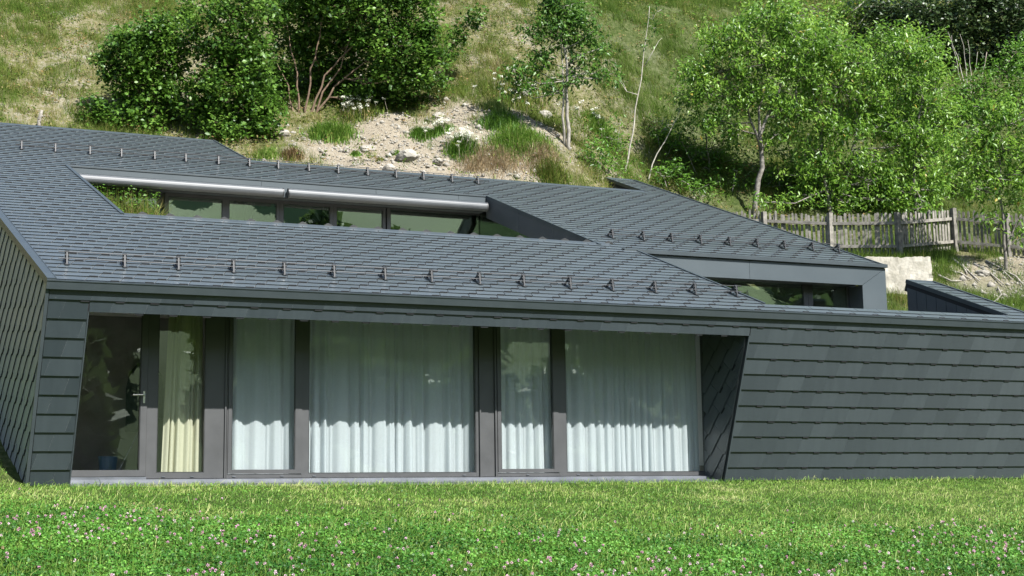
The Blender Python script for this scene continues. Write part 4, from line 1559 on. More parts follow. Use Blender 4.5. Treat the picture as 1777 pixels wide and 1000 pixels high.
tree('cherry_tree', 'cherry tree leaning over the fence post, crown meeting its left neighbour', (1590, 368),
     [[(1592, 372, 0, 0.05), (1585, 320), (1590, 250), (1600, 180), (1590, 110)]],
     [(1560, 90, 42, 34), (1600, 110, 40, 32), (1585, 160, 46, 30), (1625, 190, 36, 30), (1600, 235, 44, 28), (1640, 255, 34, 24), (1600, 290, 42, 22), (1575, 335, 46, 16), (1625, 330, 38, 16), (1600, 360, 44, 12, -0.5)], seed=43, **CH)
tree('cherry_tree', 'cherry tree at the right edge, thin dark trunk in front of the fence', (1745, 474),
     [[(1745, 476, 0, 0.045), (1743, 400), (1735, 340), (1738, 280), (1720, 220)], [(1742, 420, 0, 0.025), (1762, 390), (1775, 370)]],
     [(1720, 190, 46, 30), (1765, 200, 40, 34), (1690, 235, 42, 30), (1745, 255, 46, 32), (1690, 290, 36, 24), (1740, 310, 46, 28), (1780, 290, 34, 40), (1700, 330, 32, 18), (1760, 345, 30, 14), (1720, 380, 18, 6), (1775, 405, 16, 8), (1660, 270, 26, 26)], seed=44, **CH)
for k, (lab, bs, st, lb) in enumerate((
    ('light green tree behind the crowns of the two left cherries', (1385, 205), [[(1385, 210, 0, 0.05), (1380, 120), (1375, 40)]], [(1370, 30, 60, 30), (1420, 50, 46, 34), (1400, 95, 60, 36), (1350, 85, 40, 30), (1430, 130, 40, 34), (1390, 150, 46, 30), (1310, 20, 36, 20)]),
    ('light green tree filling the gap behind the middle and right cherries', (1575, 240), [[(1575, 245, 0, 0.05), (1580, 150), (1590, 70)]], [(1520, 80, 46, 32), (1560, 60, 40, 30), (1600, 70, 40, 30), (1545, 120, 50, 32), (1610, 140, 44, 34), (1570, 175, 52, 32), (1640, 200, 40, 34), (1610, 225, 50, 28), (1660, 245, 40, 28)]),
    ('sparse light tree left of the bent cherry, above the shady hollow', (1235, 300), [[(1235, 302, 0, 0.03), (1225, 240), (1205, 170), (1195, 120)]], [(1195, 120, 30, 22), (1215, 165, 34, 20), (1180, 165, 24, 16), (1235, 205, 34, 16), (1200, 215, 28, 14), (1255, 245, 30, 14), (1215, 260, 28, 12), (1175, 230, 20, 10)]),
    ('leafy tree in the hollow between the two left cherry trunks', (1375, 330), [[(1375, 332, 0, 0.03), (1372, 270), (1365, 220)]], [(1365, 225, 34, 18), (1395, 245, 32, 18), (1350, 262, 32, 14), (1385, 285, 36, 16), (1340, 300, 30, 12), (1410, 320, 30, 12)]),
    ('light tree at the very top between the cherries and the dark trees', (1480, 75), [[(1480, 80, 0, 0.04), (1485, 10)]], [(1465, 20, 40, 24), (1500, 45, 36, 24), (1440, 45, 34, 20), (1485, -5, 44, 20), (1520, 15, 30, 18)]),
    ('leafy sapling thicket behind the fence under the right cherries', (1655, 345), [[(1655, 350, 0, 0.03), (1655, 290)], [(1600, 350, 0, 0.03), (1605, 300)]], [(1640, 300, 40, 24), (1600, 270, 44, 22), (1670, 330, 34, 18), (1610, 320, 44, 18), (1560, 330, 40, 16), (1690, 290, 30, 24), (1520, 300, 46, 18), (1650, 350, 40, 12)]),
)):
    tree('light_tree', lab, bs, st, lb, 'leaf_cherry', 'cherrybark', dens=17, per=30, leaf=0.120, aspect=0.42, droop=0.7, spread=0.15, twigs=0.7, seed=47 + k)
# brighter and darker trees behind
tree('ash_tree', 'bright green young tree at the right edge above the cherries', (1700, 215),
     [[(1700, 220, 0, 0.05), (1705, 150), (1710, 90)], [(1700, 200, 0, 0.03), (1740, 130), (1760, 90)]],
     [(1700, 150, 46, 26), (1745, 125, 46, 30), (1765, 90, 30, 26), (1660, 165, 34, 20), (1715, 190, 50, 22), (1775, 165, 30, 30)], 'leaf_ash', 'bark', dens=28, per=22, leaf=0.115, aspect=0.42, droop=0.35, seed=51)
for k, (lab, bs, st, lb) in enumerate((
    ('shady dark green tree in the top right corner', (1745, 125), [[(1745, 130), (1740, 40)]], [(1740, 60, 50, 34), (1770, 20, 50, 44), (1720, 10, 46, 40), (1760, 95, 36, 22), (1790, 60, 40, 50)]),
    ('dark green tree between two pale dead branches near the top right', (1655, 120), [[(1655, 126), (1650, 40)]], [(1650, 30, 50, 42), (1690, 60, 42, 36), (1615, 55, 42, 36), (1650, 85, 46, 26), (1600, 15, 40, 34), (1690, 5, 44, 36)]),
    ('dark green tree behind the cherry crowns at the top right', (1545, 95), [[(1545, 100), (1545, 20)]], [(1535, 40, 40, 28), (1575, 60, 40, 30), (1520, 12, 36, 20), (1570, 20, 36, 26), (1605, 95, 30, 26)]),
)):
    tree('dark_tree', lab, bs, st, lb, 'leaf_dark', 'bark', dens=26, per=24, leaf=0.115, aspect=0.75, droop=0.15, seed=60 + k, r0=0.08)
tree('feathery_shrub', 'pale feathery shrub among the tops of the cherry trees', (1450, 60), [[(1450, 64), (1440, 20)]],
     [(1440, 25, 50, 22), (1400, 15, 46, 18), (1480, 40, 36, 20)], 'straw', 'palebark', dens=22, per=16, leaf=0.13, aspect=0.2, droop=-0.2, seed=65, cat='shrub', r0=0.02)
tree('feathery_shrub', 'yellow green bushy shrub between the cherries and the bright tree', (1635, 215), [[(1635, 220), (1635, 170)]],
     [(1620, 150, 36, 26), (1650, 185, 36, 24), (1610, 195, 32, 22), (1665, 215, 36, 18)], 'leaf_cherry', 'palebark', dens=22, per=16, leaf=0.10, aspect=0.3, droop=0.1, seed=66, cat='shrub', r0=0.02)
# undergrowth in the shade of the cherries
for k, (lab, bs, lb) in enumerate((
    ('glossy leafy shrub behind the raised ridge strip', (1045, 300), [(1040, 270, 34, 20), (1010, 285, 24, 22), (1065, 285, 30, 16), (1030, 250, 20, 12)]),
    ('leafy bush at the ridge end right of the bare sapling', (1165, 332), [(1150, 305, 36, 16), (1195, 320, 34, 16), (1220, 338, 28, 14), (1175, 290, 24, 14)]),
    ('thin leafy undergrowth above the ridge left of the cherry trunk', (1215, 300), [(1180, 240, 24, 10), (1210, 260, 26, 12), (1225, 290, 24, 10), (1190, 205, 22, 10), (1245, 310, 22, 9)]),
    ('thin leafy bush on the slope between the two bare saplings', (1150, 262), [(1140, 235, 26, 14), (1165, 255, 26, 14), (1120, 262, 20, 12), (1150, 210, 20, 10)]),
    ('shady bush behind the bent cherry trunk', (1355, 330), [(1350, 300, 34, 16), (1385, 315, 30, 16), (1330, 325, 30, 12), (1400, 290, 26, 16)]),
    ('shady bush right above the ridge under the left cherry crown', (1255, 290), [(1245, 262, 28, 12), (1280, 275, 26, 12), (1225, 280, 26, 12), (1260, 245, 24, 10)]),
    ('leafy weeds at the foot of the slope left of the bare sapling', (1065, 262), [(1060, 240, 24, 12), (1085, 255, 22, 12), (1075, 215, 18, 10)]),
    ('low bush behind the fence left of the bent cherry trunk', (1262, 335), [(1250, 315, 28, 12), (1275, 322, 22, 9), (1280, 295, 20, 8)]),
)):
    tree('undergrowth_bush', lab, bs, [[(bs[0], bs[1]), (lb[0][0], lb[0][1])], [(bs[0] + 4, bs[1]), (lb[2][0], lb[2][1])]], lb, 'leaf_ash', 'palebark', dens=30, per=18, leaf=0.105, aspect=0.42, droop=0.35, spread=0.14, seed=70 + k, cat='bush', r0=0.018)
# bare saplings
tree('bare_sapling', 'tall thin pale sapling stem leaning right above the raised ridge', (1080, 295),
     [[(1082, 297, 0, 0.028), (1100, 215), (1112, 140), (1118, 90), (1128, 10)], [(1118, 100, 0, 0.012), (1140, 75), (1150, 66)]],
     [(1130, 45, 20, 10), (1118, 70, 14, 8), (1140, 20, 16, 10), (1075, 140, 14, 6)], 'leaf_young', 'whitebark', dens=16, per=10, leaf=0.11, aspect=0.45, droop=0.6, spread=0.1, seed=81, cat='sapling')
tree('bare_sapling', 'shorter pale sapling stem slanting right beside the tall thin one', (1120, 312),
     [[(1120, 314, 0, 0.022), (1140, 265), (1165, 225), (1188, 175)]], [(1185, 180, 14, 7), (1170, 215, 12, 5)], 'leaf_young', 'whitebark', dens=14, per=10, leaf=0.11, aspect=0.45, droop=0.6, spread=0.1, seed=82, cat='sapling')
tree('dead_shrub', 'cluster of bare whitish dead stems among the trees at the right', (1680, 165),
     [[(1678, 168, 0, 0.02), (1668, 120), (1655, 80), (1645, 55)], [(1680, 168, 0, 0.018), (1676, 120), (1668, 60)], [(1684, 168, 0, 0.018), (1684, 110), (1680, 70)], [(1687, 168, 0, 0.016), (1690, 130), (1698, 90)], [(1676, 168, 0, 0.016), (1660, 110), (1650, 60)]],
     [(1675, 90, 10, 20)], None, 'whitebark', seed=83, limb=False, cat='dead shrub', d0=None)
tree('dead_branch', 'bare pale dead branches arching in the top right corner', (1625, 60),
     [[(1600, 40, -1.0, 0.03), (1625, 20, -1.0), (1650, 2, -1.0), (1665, -10, -1.0)], [(1622, 22, -1.0, 0.018), (1632, 30, -1.0), (1636, 45, -1.0), (1620, 62, -1.0)], [(1560, 20, -1.0, 0.022), (1600, 24, -1), (1622, 14, -1)], [(1478, 8, -1, 0.02), (1500, 2, -1), (1520, -2, -1)], [(1490, 30, -1, 0.02), (1510, 18, -1), (1524, 13, -1)]],
     [(1620, 20, 10, 10)], None, 'whitebark', seed=84, limb=False, cat='branch')


# ------------------------------------------------------------------ grass of the hillside
def hill_grass():
    r = np.random.default_rng(90)
    n = 24000
    x = r.uniform(-4, 40, n * 4)
    y = r.uniform(2.2, 27, n * 4)
    a = x + 0.14 * y
    ok = ~((a > -0.1) & (a < 17.8) & (y < np.where(a < 6.7, 12.3, 10.05)))
    ok &= ~((x < 17) & (x > -0.7) & (y < 9))
    x, y = x[ok], y[ok]
    z = ground_z(x, y)
    px, py, w = proj(np.stack([x, y, z], 1))
    ok = (px > -250) & (px < 2050) & (py > -200) & (py < 600)
    x, y, z, px, py = x[ok], y[ok], z[ok], px[ok], py[ok]
    g = gravel_mask(x, y, z)
    cover = fbm(x * 0.9 + 4, y * 0.9) + 0.35 * fbm(x * 3.1, y * 3.1)
    keep = (r.random(len(x)) > g * 0.97) & (r.random(len(x)) < np.clip(0.70 + cover * 2.4, 0.14, 1))
    x, y, z, cover = x[keep][:n], y[keep][:n], z[keep][:n], cover[keep][:n]
    per = 36
    P = np.repeat(np.stack([x, y, z], 1), per, 0)
    N_ = len(P)
    P[:, :2] += r.normal(size=(N_, 2)) * 0.095
    P[:, 2] = ground_z(P[:, 0], P[:, 1]) - 0.02
    hh = np.repeat(np.clip(r.normal(0.20, 0.07, len(x)) * (1 + 1.6 * cover), 0.06, 0.55), per) * r.uniform(0.5, 1.35, N_)
    shade_tone = np.repeat(np.clip((x - 15.5) / 3, 0, 1) * 0.25, per)  # cherry shade put into the colour: greener, darker grass to the right
    tone = np.repeat(np.clip(0.34 + 1.0 * fbm(x * 0.5 + 8, y * 0.5) - cover * 0.5 + r.normal(size=len(x)) * 0.24, 0, 1), per) + r.normal(size=N_) * 0.15 - shade_tone
    az = r.uniform(0, 2 * math.pi, N_)
    la = 0.75 * r.uniform(0.1, 1.2, N_)
    dh = np.stack([np.cos(az), np.sin(az), np.zeros(N_)], 1)
    sd = np.stack([-np.sin(az + 0.7), np.cos(az + 0.7), np.zeros(N_)], 1) * (0.011 * r.uniform(0.6, 1.3, N_))[:, None] * 0.5
    tip = P + (dh * la[:, None] + np.array([0, 0, 1]) * np.sqrt(1 - 0.6 * la * la)[:, None].clip(0.2)) * hh[:, None]
    V = np.stack([P - sd, P + sd, tip], 1).reshape(-1, 3)
    o = link(bpy.data.objects.new('hill_grass', mesh_np('hill_grass', V, np.arange(3 * N_).reshape(-1, 3), M['straw'], {'rnd': ('FACE', np.clip(tone, 0, 1))})))
    tag(o, 'dry and green grass tufts covering the steep slope', 'grass', kind='stuff')


hill_grass()


def hill_weeds():
    r = np.random.default_rng(95)
    n = 5200
    x = r.uniform(-4, 38, n * 3)
    y = r.uniform(10, 25, n * 3)
    a = x + 0.14 * y
    ok = ~((a > -0.1) & (a < 17.8) & (y < np.where(a < 6.7, 12.4, 10.1)))
    x, y = x[ok], y[ok]
    k = (fbm(x * 0.8 + 40, y * 0.8) + 0.3 * r.normal(size=len(x)) > 0.05) & (r.random(len(x)) > 0.85 * gravel_mask(x, y, 0))
    x, y = x[k][:n], y[k][:n]
    per = 16
    P = np.repeat(np.stack([x, y, ground_z(x, y)], 1), per, 0)
    m_ = len(P)
    P[:, :2] += r.normal(size=(m_, 2)) * 0.09
    P[:, 2] += r.random(m_) ** 1.3 * np.repeat(r.uniform(0.08, 0.38, len(x)), per)
    tone = np.repeat(np.clip(r.normal(0.45, 0.33, len(x)), 0, 1), per)
    o = link(bpy.data.objects.new('hill_weeds', leaf_mesh('hill_weeds', P, 0.07, M['straw'], r, -0.2, 0.45, 0.35, 0.5, tone)))
    tag(o, 'low weeds and dry stalks scattered over the slope', 'weeds', kind='stuff')


hill_weeds()


def scree():
    r = np.random.default_rng(91)
    n = 17000
    x = r.uniform(4, 28, n * 3)
    y = r.uniform(3.5, 17, n * 3)
    a = x + 0.14 * y
    ok = ~((a < 17.8) & (y < np.where(a < 6.7, 12.2, 9.98)))
    x, y = x[ok], y[ok]
    g = gravel_mask(x, y, 0)
    k = (r.random(len(x)) < g * 0.9 + 0.02)
    x, y = x[k][:n], y[k][:n]
    n = len(x)
    z = ground_z(x, y)
    s = np.clip(r.lognormal(-3.75, 0.6, n), 0.008, 0.13)
    base = np.array([(1, 0, 0), (-1, 0, 0), (0, 1, 0), (0, -1, 0), (0, 0, 0.8), (0, 0, -0.8)], float)
    V = (base[None] * s[:, None, None]) * r.uniform(0.55, 1.3, (n, 6, 3))
    th = r.uniform(0, 6.28, n)
    c, sn = np.cos(th)[:, None], np.sin(th)[:, None]
    V = np.stack([V[:, :, 0] * c - V[:, :, 1] * sn, V[:, :, 0] * sn + V[:, :, 1] * c, V[:, :, 2]], 2)
    V = V + np.stack([x, y, z], 1)[:, None, :]
    f = np.array([(0, 2, 4), (2, 1, 4), (1, 3, 4), (3, 0, 4), (2, 0, 5), (1, 2, 5), (3, 1, 5), (0, 3, 5)])
    F = (np.arange(n)[:, None, None] * 6 + f[None]).reshape(-1, 3)
    o = link(bpy.data.objects.new('scree_stones', mesh_np('scree_stones', V.reshape(-1, 3), F, M['rock'])))
    tag(o, 'small pale stones strewn over the bare earth', 'gravel', kind='stuff')


scree()


def rock(px, py, size, label, seed, sx=1.3):
    r = np.random.default_rng(seed)
    p, d = ground_hit(px, py)
    import bmesh
    bm = bmesh.new()
    bmesh.ops.create_icosphere(bm, subdivisions=3, radius=1.0)
    off = r.uniform(0, 50)
    for v in bm.verts:
        c = np.array(v.co)
        k = 1 + 0.5 * float(fbm(c[0] * 1.3 + off, c[1] * 1.3 + c[2] * 1.1 + off)) + 0.25 * float(fbm(c[0] * 4 + off, c[2] * 4 + c[1] * 2))
        c = np.round(c * k * 4) / 4 * 0.45 + c * k * 0.55
        v.co = Vector((c[0] * size * sx, c[1] * size, c[2] * size * 0.75))
    me = bpy.data.meshes.new('rock')
    bm.to_mesh(me)
    bm.free()
    me.materials.append(M['rock'])
    o = link(bpy.data.objects.new('rock', me))
    o.location = Vector(p) + Vector((0, 0, size * 0.25))
    o.rotation_euler = (r.uniform(-0.3, 0.3), r.uniform(-0.3, 0.3), r.uniform(0, 6))
    tag(o, label, 'rock')


for k, (px, py, s, lab, sx) in enumerate((
    (493, 236, 0.16, 'pale rock in front of the fanning stems, left end of the bare ground', 1.3),
    (640, 262, 0.15, 'flat pale rock in the middle of the bare gravel', 1.8),
    (705, 278, 0.26, 'crumbling pale boulder at the edge of the gravel above the ridge', 1.2),
    (676, 296, 0.15, 'small pointed rock just above the ridge beside a snow guard', 1.0),
    (762, 205, 0.17, 'pale rock slab under the white flowered plants left of the grassy ledge', 2.0),
    (873, 210, 0.16, 'rounded pale rock on the grassy ledge', 1.4),
    (945, 205, 0.22, 'tall jagged pale rock left of the slim young tree', 1.0),
    (760, 284, 0.12, 'lone light stone below the white flowered plant', 1.5),
    (1705, 478, 0.14, 'pale stone in the eroded bank below the fence', 1.3),
)):
    rock(px, py, s, lab, 100 + k, sx)


# grass clumps and flowering plants on the bare ground
def clump(name, label, px, py, wpx, hm, n, mat, seed, cat='grass', lean=0.8, flowers=0, tone=0.4):
    r = np.random.default_rng(seed)
    p, d = ground_hit(px, py)
    root = empty(name, tuple(p))
    tag(root, label, cat)
    inv = Matrix.Translation(-Vector(p))
    rad = wpx * d / FPX / 2 * 0.85
    hm *= 0.72
    n = int(n * 0.75)
    q = r.normal(size=(n, 2)) * 0.42 * rad
    P = np.stack([p[0] + q[:, 0], p[1] + q[:, 1] * 0.7, np.zeros(n)], 1)
    P[:, 2] = ground_z(P[:, 0], P[:, 1]) - 0.02
    fall = np.exp(-(q ** 2).sum(1) / (rad * rad) * 1.2)
    o = blades_obj('blades', P, hm * r.uniform(0.45, 1.15, n) * (0.5 + 0.6 * fall), 0.015 * r.uniform(0.7, 1.5, n), lean, M[mat], r, np.clip(tone + r.normal(size=n) * 0.25, 0, 1), root)
    o.matrix_parent_inverse = inv
    o['kind'] = 'stuff'
    if flowers:
        Vs = []
        st = MB()
        for k in range(flowers):
            i = r.integers(n)
            b = P[i]
            t = b + np.array([r.normal() * 0.06, r.normal() * 0.06, hm * r.uniform(0.85, 1.3)])
            st.tube([b, t], [0.005, 0.003], 3, False)
            m_ = 26
            rr = 0.055 * np.sqrt(r.random(m_))
            an = r.uniform(0, 6.28, m_)
            Vs.append(np.stack([t[0] + rr * np.cos(an), t[1] + rr * np.sin(an), t[2] + 0.012 * r.normal(size=m_)], 1))
        s_ = st.build('stems', M['clover'] if False else M['bark'], root)
        s_.matrix_parent_inverse = inv
        s_['kind'] = 'stuff'
        h = link(bpy.data.objects.new('flower_heads', leaf_mesh('flower_heads', np.concatenate(Vs), 0.035, M['flower_white'], r, 0.0, 0.9, 0.8)), root)
        h['kind'] = 'stuff'
        h.matrix_parent_inverse = inv


for k, c in enumerate((
    ('grass_clump', 'big green and rusty grass clump below the fanning stems', 575, 240, 105, 0.62, 2600, 'lushgrass', 0, 0.55),
    ('grass_clump', 'bright yellow green grass tuft at the ridge corner', 462, 275, 60, 0.40, 900, 'lushgrass', 0, 0.8),
    ('grass_clump', 'rusty brown dry grass tuft next to the bright tuft', 507, 276, 50, 0.40, 800, 'dry', 0, 0.3),
    ('grass_clump', 'green grass clump in the middle of the bare slope', 730, 240, 62, 0.34, 1000, 'lushgrass', 0, 0.35),
    ('grass_clump', 'small green tuft on the gravel left of the crumbling boulder', 617, 270, 26, 0.18, 260, 'lushgrass', 0, 0.5),
    ('grass_clump', 'small green tuft on the gravel right above the crumbling boulder', 688, 268, 24, 0.18, 260, 'lushgrass', 0, 0.5),
    ('grass_clump', 'tiny pale tuft on the gravel between the two small tufts', 657, 280, 26, 0.15, 260, 'straw', 0, 0.4),
    ('grass_clump', 'long green grass hanging on the ledge left of the slim tree', 900, 250, 150, 0.55, 3400, 'lushgrass', 0, 0.6),
    ('grass_clump', 'tall dark weeds on the ledge behind the hanging grass', 870, 222, 110, 0.60, 1500, 'lushgrass', 0, 0.1),
    ('grass_clump', 'sunny yellow grass patch above the rocky ledge', 860, 192, 70, 0.35, 1100, 'lushgrass', 0, 0.95),
    ('grass_clump', 'yellowish tall grass behind the ridge at the foot of the slim tree', 960, 312, 90, 0.5, 1800, 'straw', 0, 0.3),
    ('flowering_plant', 'leafy plant with many white flower heads beside the eroded earth', 802, 266, 75, 0.65, 1600, 'lushgrass', 46, 0.3),
    ('flowering_plant', 'scattered white flowers above the gravel below the largest shrub', 625, 205, 110, 0.5, 1300, 'straw', 34, 0.35),
    ('flowering_plant', 'white flowered weeds on the slope above the rocky ledge', 900, 172, 170, 0.5, 1800, 'straw', 40, 0.3),
    ('flowering_plant', 'sparse white flowered weeds right of the slim tree', 1040, 225, 90, 0.5, 1600, 'lushgrass', 14, 0.6),
    ('flowering_plant', 'white flowers at the upper edge of the bare slope', 765, 232, 60, 0.4, 700, 'lushgrass', 16, 0.4),
)):
    clump(c[0], c[1], c[2], c[3], c[4], c[5], c[6], c[7], 120 + k, 'plant' if c[8] else 'grass', 0.8, c[8], c[9])

# dead matted grass hanging over the cut bank
def dead_mat():
    r = np.random.default_rng(150)
    n = 3000
    pts = []
    for k in range(60):
        p, d = ground_hit(r.uniform(800, 960), r.uniform(262, 300))
        pts.append(p)
    pts = np.array(pts)
    P = pts[r.integers(len(pts), size=n)] + r.normal(size=(n, 3)) * np.array([0.2, 0.15, 0.02])
    P[:, 2] = ground_z(P[:, 0], P[:, 1]) + 0.02
    o = blades_obj('dead_grass', P, r.uniform(0.10, 0.30, n), 0.010, 1.25, M['dry'], r, r.uniform(0.4, 1, n))
    tag(o, 'matted dead grass over the cut bank left of the slim tree', 'grass', kind='stuff')


dead_mat()

# weathered post behind the left ridge
pst, dp = ground_hit(70, 226)
wp = MB()
q0 = at(67, 226, dp)
wp.tube([q0 - np.array([0, 0, 0.3]), at(68, 208, dp), at(71, 198, dp), at(73, 191, dp)], [0.055, 0.05, 0.045, 0.03], 7)
wp.tube([at(71, 200, dp), at(75, 203, dp)], [0.03, 0.012], 5)
o = wp.build('wooden_stump', M['palebark'], None, True)
tag(o, 'weathered grey wooden stump sticking up behind the left roof edge', 'stump')

# ------------------------------------------------------------------ picket fence, retaining wall, bank
fence = empty('picket_fence', tuple(FP[0]))
tag(fence, 'weathered grey wooden picket fence bending uphill behind the house', 'fence')
FINV = Matrix.Translation(-Vector(FP[0]))


def fpart(mb, name, mat='fence'):
    o = mb.build(name, M[mat], fence)
    o.matrix_parent_inverse = FINV
    return o


pk = []
for v in range(5):
    w = random.uniform(0.022, 0.029)
    t = random.uniform(-0.008, 0.008)
    mb = MB().poly_prism([(-w, 0, 0.06), (w, 0, 0.05), (w + t, 0, 1.05), (w * 0.55 + t, 0, 1.08), (-w * 0.5 + t, 0, 1.085), (-w + t, 0, 1.05)], (0, 0.02, 0))
    pk.append(mb.mesh('picket', M['fence']))
for s0, s1 in zip(FP[:-1], FP[1:]):
    dv = s1 - s0
    ln = np.linalg.norm(dv[:2])
    ang = math.atan2(dv[1], dv[0])
    nrm = np.array([math.sin(ang), -math.cos(ang), 0])
    for zz in (0.22, 0.80):
        a, b = s0 + np.array([0, 0, zz]) + nrm * 0.012, s1 + np.array([0, 0, zz]) + nrm * 0.012
        fpart(MB().poly_prism([a, a + np.array([0, 0, 0.075]), a + np.array([0, 0, 0.075]) + nrm * 0.04, a + nrm * 0.04], b - a), 'rail')
    k = int(ln / 0.094)
    for i in range(k):
        t = (i + 0.5 + random.uniform(-0.12, 0.12)) / k
        p = s0 + dv * t
        o = bpy.data.objects.new('picket', pk[random.randrange(5)])
        link(o, fence)
        o.matrix_parent_inverse = FINV
        o.location = Vector(p) - Vector(nrm) * 0.012
        o.rotation_euler = (random.uniform(-0.03, 0.03), random.uniform(-0.035, 0.035), ang + random.uniform(-0.05, 0.05))
        sc_ = random.uniform(0.95, 1.04)
        o.scale = (random.uniform(0.9, 1.15), 1, sc_)
for i, p in enumerate(FP):
    mb = MB()
    tl = random.uniform(-0.04, 0.04)
    mb.poly_prism([p + (-0.055, -0.10, -0.4), p + (0.055, -0.10, -0.4), p + (0.055, 0.01, -0.4), p + (-0.055, 0.01, -0.4)], (tl, 0, 1.46 + random.uniform(0, 0.06)))
    fpart(mb, 'post')

# rough concrete retaining wall right of the wing
cw = MB()
c0, c1 = at(1500, 512, 29.2), at(1618, 508, 29.0)
nx_, nz_ = 26, 12
r_ = np.random.default_rng(160)
gv = []
for i in range(nx_):
    for j in range(nz_):
        u, v = i / (nx_ - 1), j / (nz_ - 1)
        p = c0 * (1 - u) + c1 * u
        top = 0.86 - 0.05 * u + 0.012 * math.sin(9 * u)
        gv.append((p[0] + 0.004 * r_.normal() + (0.02 * r_.normal() if i == nx_ - 1 else 0), p[1] + 0.005 * r_.normal() - 0.04 * (1 - v), p[2] - 0.25 + (top + 0.25) * v + 0.008 * r_.normal()))
b0_ = len(gv)
cw.v = gv + [(x + 0.15, y + 0.6, z) for x, y, z in gv]
for i in range(nx_ - 1):
    for j in range(nz_ - 1):
        a = i * nz_ + j
        cw.f.append((a, a + nz_, a + nz_ + 1, a + 1))
for i in range(nx_ - 1):
    a = i * nz_ + nz_ - 1
    cw.f.append((a, a + nz_, a + nz_ + b0_, a + b0_))
for j in range(nz_ - 1):
    for i in (0, nx_ - 1):
        a = i * nz_ + j
        cw.f.append((a, a + 1, a + 1 + b0_, a + b0_))
o = cw.build('retaining_wall', M['concrete'])
tag(o, 'short rough pale concrete retaining wall between the house and the bank', 'wall')


def root_thing(label, lines, seed):
    r = np.random.default_rng(seed)
    mb = MB()
    for ln in lines:
        pts = []
        for (px, py) in ln:
            p, d = ground_hit(px, py, 24.0)
            pts.append(p + np.array([0, -0.02, 0.05]) + r.normal(size=3) * 0.02)
        mb.tube(pts, list(np.linspace(0.035, 0.012, len(pts))), 5)
    o = mb.build('exposed_roots', M['palebark'], None, True)
    tag(o, label, 'roots')


root_thing('tangled pale roots in the eroded bank right of the concrete wall',
           [[(1640, 470), (1665, 478), (1685, 490)], [(1655, 455), (1680, 470), (1700, 492)], [(1690, 460), (1715, 475), (1740, 500)], [(1625, 482), (1650, 490), (1668, 492)], [(1710, 455), (1730, 468), (1755, 492)], [(1668, 462), (1678, 480)], [(1735, 470), (1760, 482), (1775, 500)]], 170)
root_thing('single curled pale root lying on the grass below the bank', [[(1712, 532), (1728, 528), (1736, 515), (1730, 502)]], 171)


# grasses and box added on the terrace, standing in for greenery in the leftmost pane
def standin_planter():
    r = np.random.default_rng(180)
    root = empty('standin_grasses', (2.0, 7.3, 3.72))
    tag(root, 'green grasses added at the left end of the roof terrace, standing in for greenery in the leftmost pane', 'plants')
    inv = Matrix.Translation((-2.0, -7.3, -3.72))
    n = 2600
    P = np.stack([r.uniform(1.35, 2.80, n), r.uniform(7.45, 8.05, n), np.full(n, 4.4)], 1)
    o = blades_obj('blades', P, r.uniform(0.5, 1.22, n), 0.012, 0.45, M['straw'], r, r.uniform(0.0, 0.85, n), root)
    o.matrix_parent_inverse = inv
    o['kind'] = 'stuff'
    P2 = np.stack([r.uniform(1.4, 2.8, 900), r.uniform(7.42, 8.0, 900), r.uniform(4.8, 5.6, 900)], 1)
    o = link(bpy.data.objects.new('leaves', leaf_mesh('leaves', P2, 0.07, M['leaf_ash'], r)), root)
    o['kind'] = 'stuff'
    o.matrix_parent_inverse = inv
    b = MB().box(1.3, 2.84, 7.4, 8.1, 3.72, 4.42).build('standin_planter_box', M['board'], root)
    b.matrix_parent_inverse = inv


standin_planter()


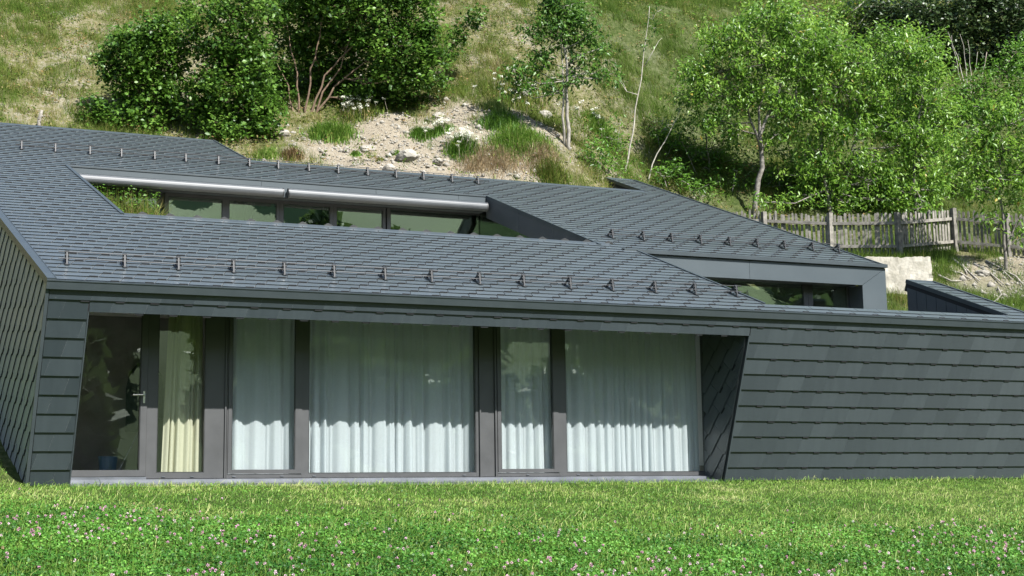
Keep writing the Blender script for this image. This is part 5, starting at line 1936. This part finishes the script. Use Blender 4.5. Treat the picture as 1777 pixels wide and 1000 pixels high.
# ------------------------------------------------------------------ lawn
def lawn():
    r = np.random.default_rng(200)

    def samp(n, d0=8.2, d1=24.0):
        px = r.uniform(-260, 2060, n)
        d = r.uniform(d0, d1, n)
        c = CAM[None] + ((px - PX0)[:, None] * RT + FPX * HD) * (d / FPX)[:, None]
        x, y = c[:, 0], c[:, 1]
        ok = (y < 0.72) | ((x < -0.25 - 0.10 * y) & (y < 4.5)) | ((x > 17.6) & (y < 2))
        return x[ok], y[ok], d[ok]

    def boundary(x, y, d):
        """> 0 in the tall clover, < 0 on the mown strip along the house"""
        return (14.3 + 4.2 * fbm(x * 0.45, y * 0.45) + 2.2 * fbm(x * 2, y * 2, 2)) - d + 0.7 * r.normal(size=len(x))

    # mown grass everywhere near the house, thinner below the clover
    x, y, d = samp(330000)
    b = boundary(x, y, d)
    k = r.random(len(x)) < np.where(b > 0.6, 0.12, 1)
    x, y, b = x[k], y[k], b[k]
    z = ground_z(x, y) - 0.004
    n = len(x)
    pat = fbm(x * 1.1 + 30, y * 1.1)
    tone = 0.42 + pat * 1.5 + 0.6 * fbm(x * 4, y * 4, 2) + r.normal(size=n) * 0.22
    H = np.clip(r.normal(0.036, 0.012, n), 0.012, 0.09) * (1 + 0.7 * np.clip(b + 0.8, 0, 1)) * (1 + 1.3 * (y > 0.5) * r.random(n))
    o = blades_obj('mown_grass', np.stack([x, y, z], 1), H, 0.0062 * r.uniform(0.7, 1.4, n), 1.15, M['mown'], r, tone)
    tag(o, 'short mown pale green grass along the house', 'grass', kind='stuff')
    # dry clippings lying on the mown strip
    x, y, d = samp(9000, 11, 23)
    bb = boundary(x, y, d)
    k = (bb < 0.8) & (r.random(len(x)) < np.clip(0.5 + 1.6 * fbm(x * 1.5 + 70, y * 1.5), 0.05, 1))
    x, y = x[k], y[k]
    n = len(x)
    o = blades_obj('grass_clippings', np.stack([x, y, ground_z(x, y) + 0.015], 1), r.uniform(0.05, 0.13, n), 0.006, 2.6, M['mown'], r, r.uniform(0.8, 1.0, n))
    tag(o, 'pale dry clippings lying on the mown grass', 'clippings', kind='stuff')
    # taller meadow blades
    x, y, d = samp(160000, 8.2, 22.0)
    b = boundary(x, y, d)
    k = (b > 0) | (r.random(len(x)) < np.where(d > 17, 0.012, 0.05))
    x, y, b = x[k], y[k], b[k]
    # stray stems left by the mower along the wall foot
    xe = r.uniform(-0.3, 17.5, 1500)
    xe = xe[fbm(xe * 0.9, xe * 0 + 3) + 0.25 * r.normal(size=len(xe)) > 0.05]
    x = np.concatenate([x, xe])
    y = np.concatenate([y, r.uniform(0.45, 0.72, len(xe))])
    b = np.concatenate([b, r.uniform(-1, 0.2, len(xe))])
    n = len(x)
    o = blades_obj('meadow_grass', np.stack([x, y, ground_z(x, y) - 0.01], 1), np.clip(r.normal(0.115, 0.04, n), 0.04, 0.30) * np.clip(0.55 + 0.6 * b, 0.55, 1), 0.006 * r.uniform(0.7, 1.4, n), 0.9, M['lushgrass'], r)
    tag(o, 'taller green meadow grass in the foreground', 'grass', kind='stuff')
    # clover leaves
    x, y, d = samp(270000, 8.2, 18.5)
    b = boundary(x, y, d) + 0.3
    k = (b > 0) | (r.random(len(x)) < 0.06)
    x, y, b = x[k], y[k], b[k]
    n = len(x)
    hz = np.clip(0.12 + 0.22 * fbm(x * 2.2, y * 2.2), 0.03, 0.3) * np.clip(0.3 + 0.5 * b, 0.3, 1) * r.random(n) ** 0.6
    P = np.stack([x, y, ground_z(x, y) + hz], 1)
    tone = np.clip(0.42 + fbm(x * 1.3 + 11, y * 1.3) * 1.3, 0, 0.85)
    o = link(bpy.data.objects.new('clover', leaf_mesh('clover', P, 0.0245, M['clover'], r, 0.05, 0.8, 0.5, 0.5, tone)))
    tag(o, 'dense green clover leaves in the foreground', 'clover', kind='stuff')
    # flower heads
    x, y, d = samp(2600, 8.4, 16.5)
    b = boundary(x, y, d)
    patch = fbm(x * 0.45 + 50, y * 0.45 + 9)
    k = (b > 0.15) & (r.random(len(x)) < np.clip(0.40 + patch * 3.2, 0.06, 1)) | (r.random(len(x)) < 0.03)
    x, y, b = x[k], y[k], b[k]
    n = len(x)
    C = np.stack([x, y, ground_z(x, y) + np.clip(r.normal(0.165, 0.03, n), 0.08, 0.24) * np.clip(0.5 + 0.5 * b, 0.5, 1)], 1)
    per = 22
    dirs = unit(r.normal(size=(n * per, 3)) + np.array([0, 0, 0.35]))
    P = np.repeat(C, per, 0) + dirs * 0.006
    L = 0.0078
    w = unit(np.cross(dirs, r.normal(size=(n * per, 3))))
    V = np.stack([P - w * 0.003, P + w * 0.003, P + dirs * L + w * 0.0028, P + dirs * L - w * 0.0028], 1).reshape(-1, 3)
    F = np.arange(n * per * 4).reshape(-1, 4)
    o = link(bpy.data.objects.new('clover_flowers', mesh_np('clover_flowers', V, F, M['flower_pink'], {'rnd': ('FACE', np.repeat(np.clip(r.random(n), 0, 1), per))})))
    tag(o, 'pink clover flower heads dotted over the foreground', 'flowers', kind='stuff')


lawn()
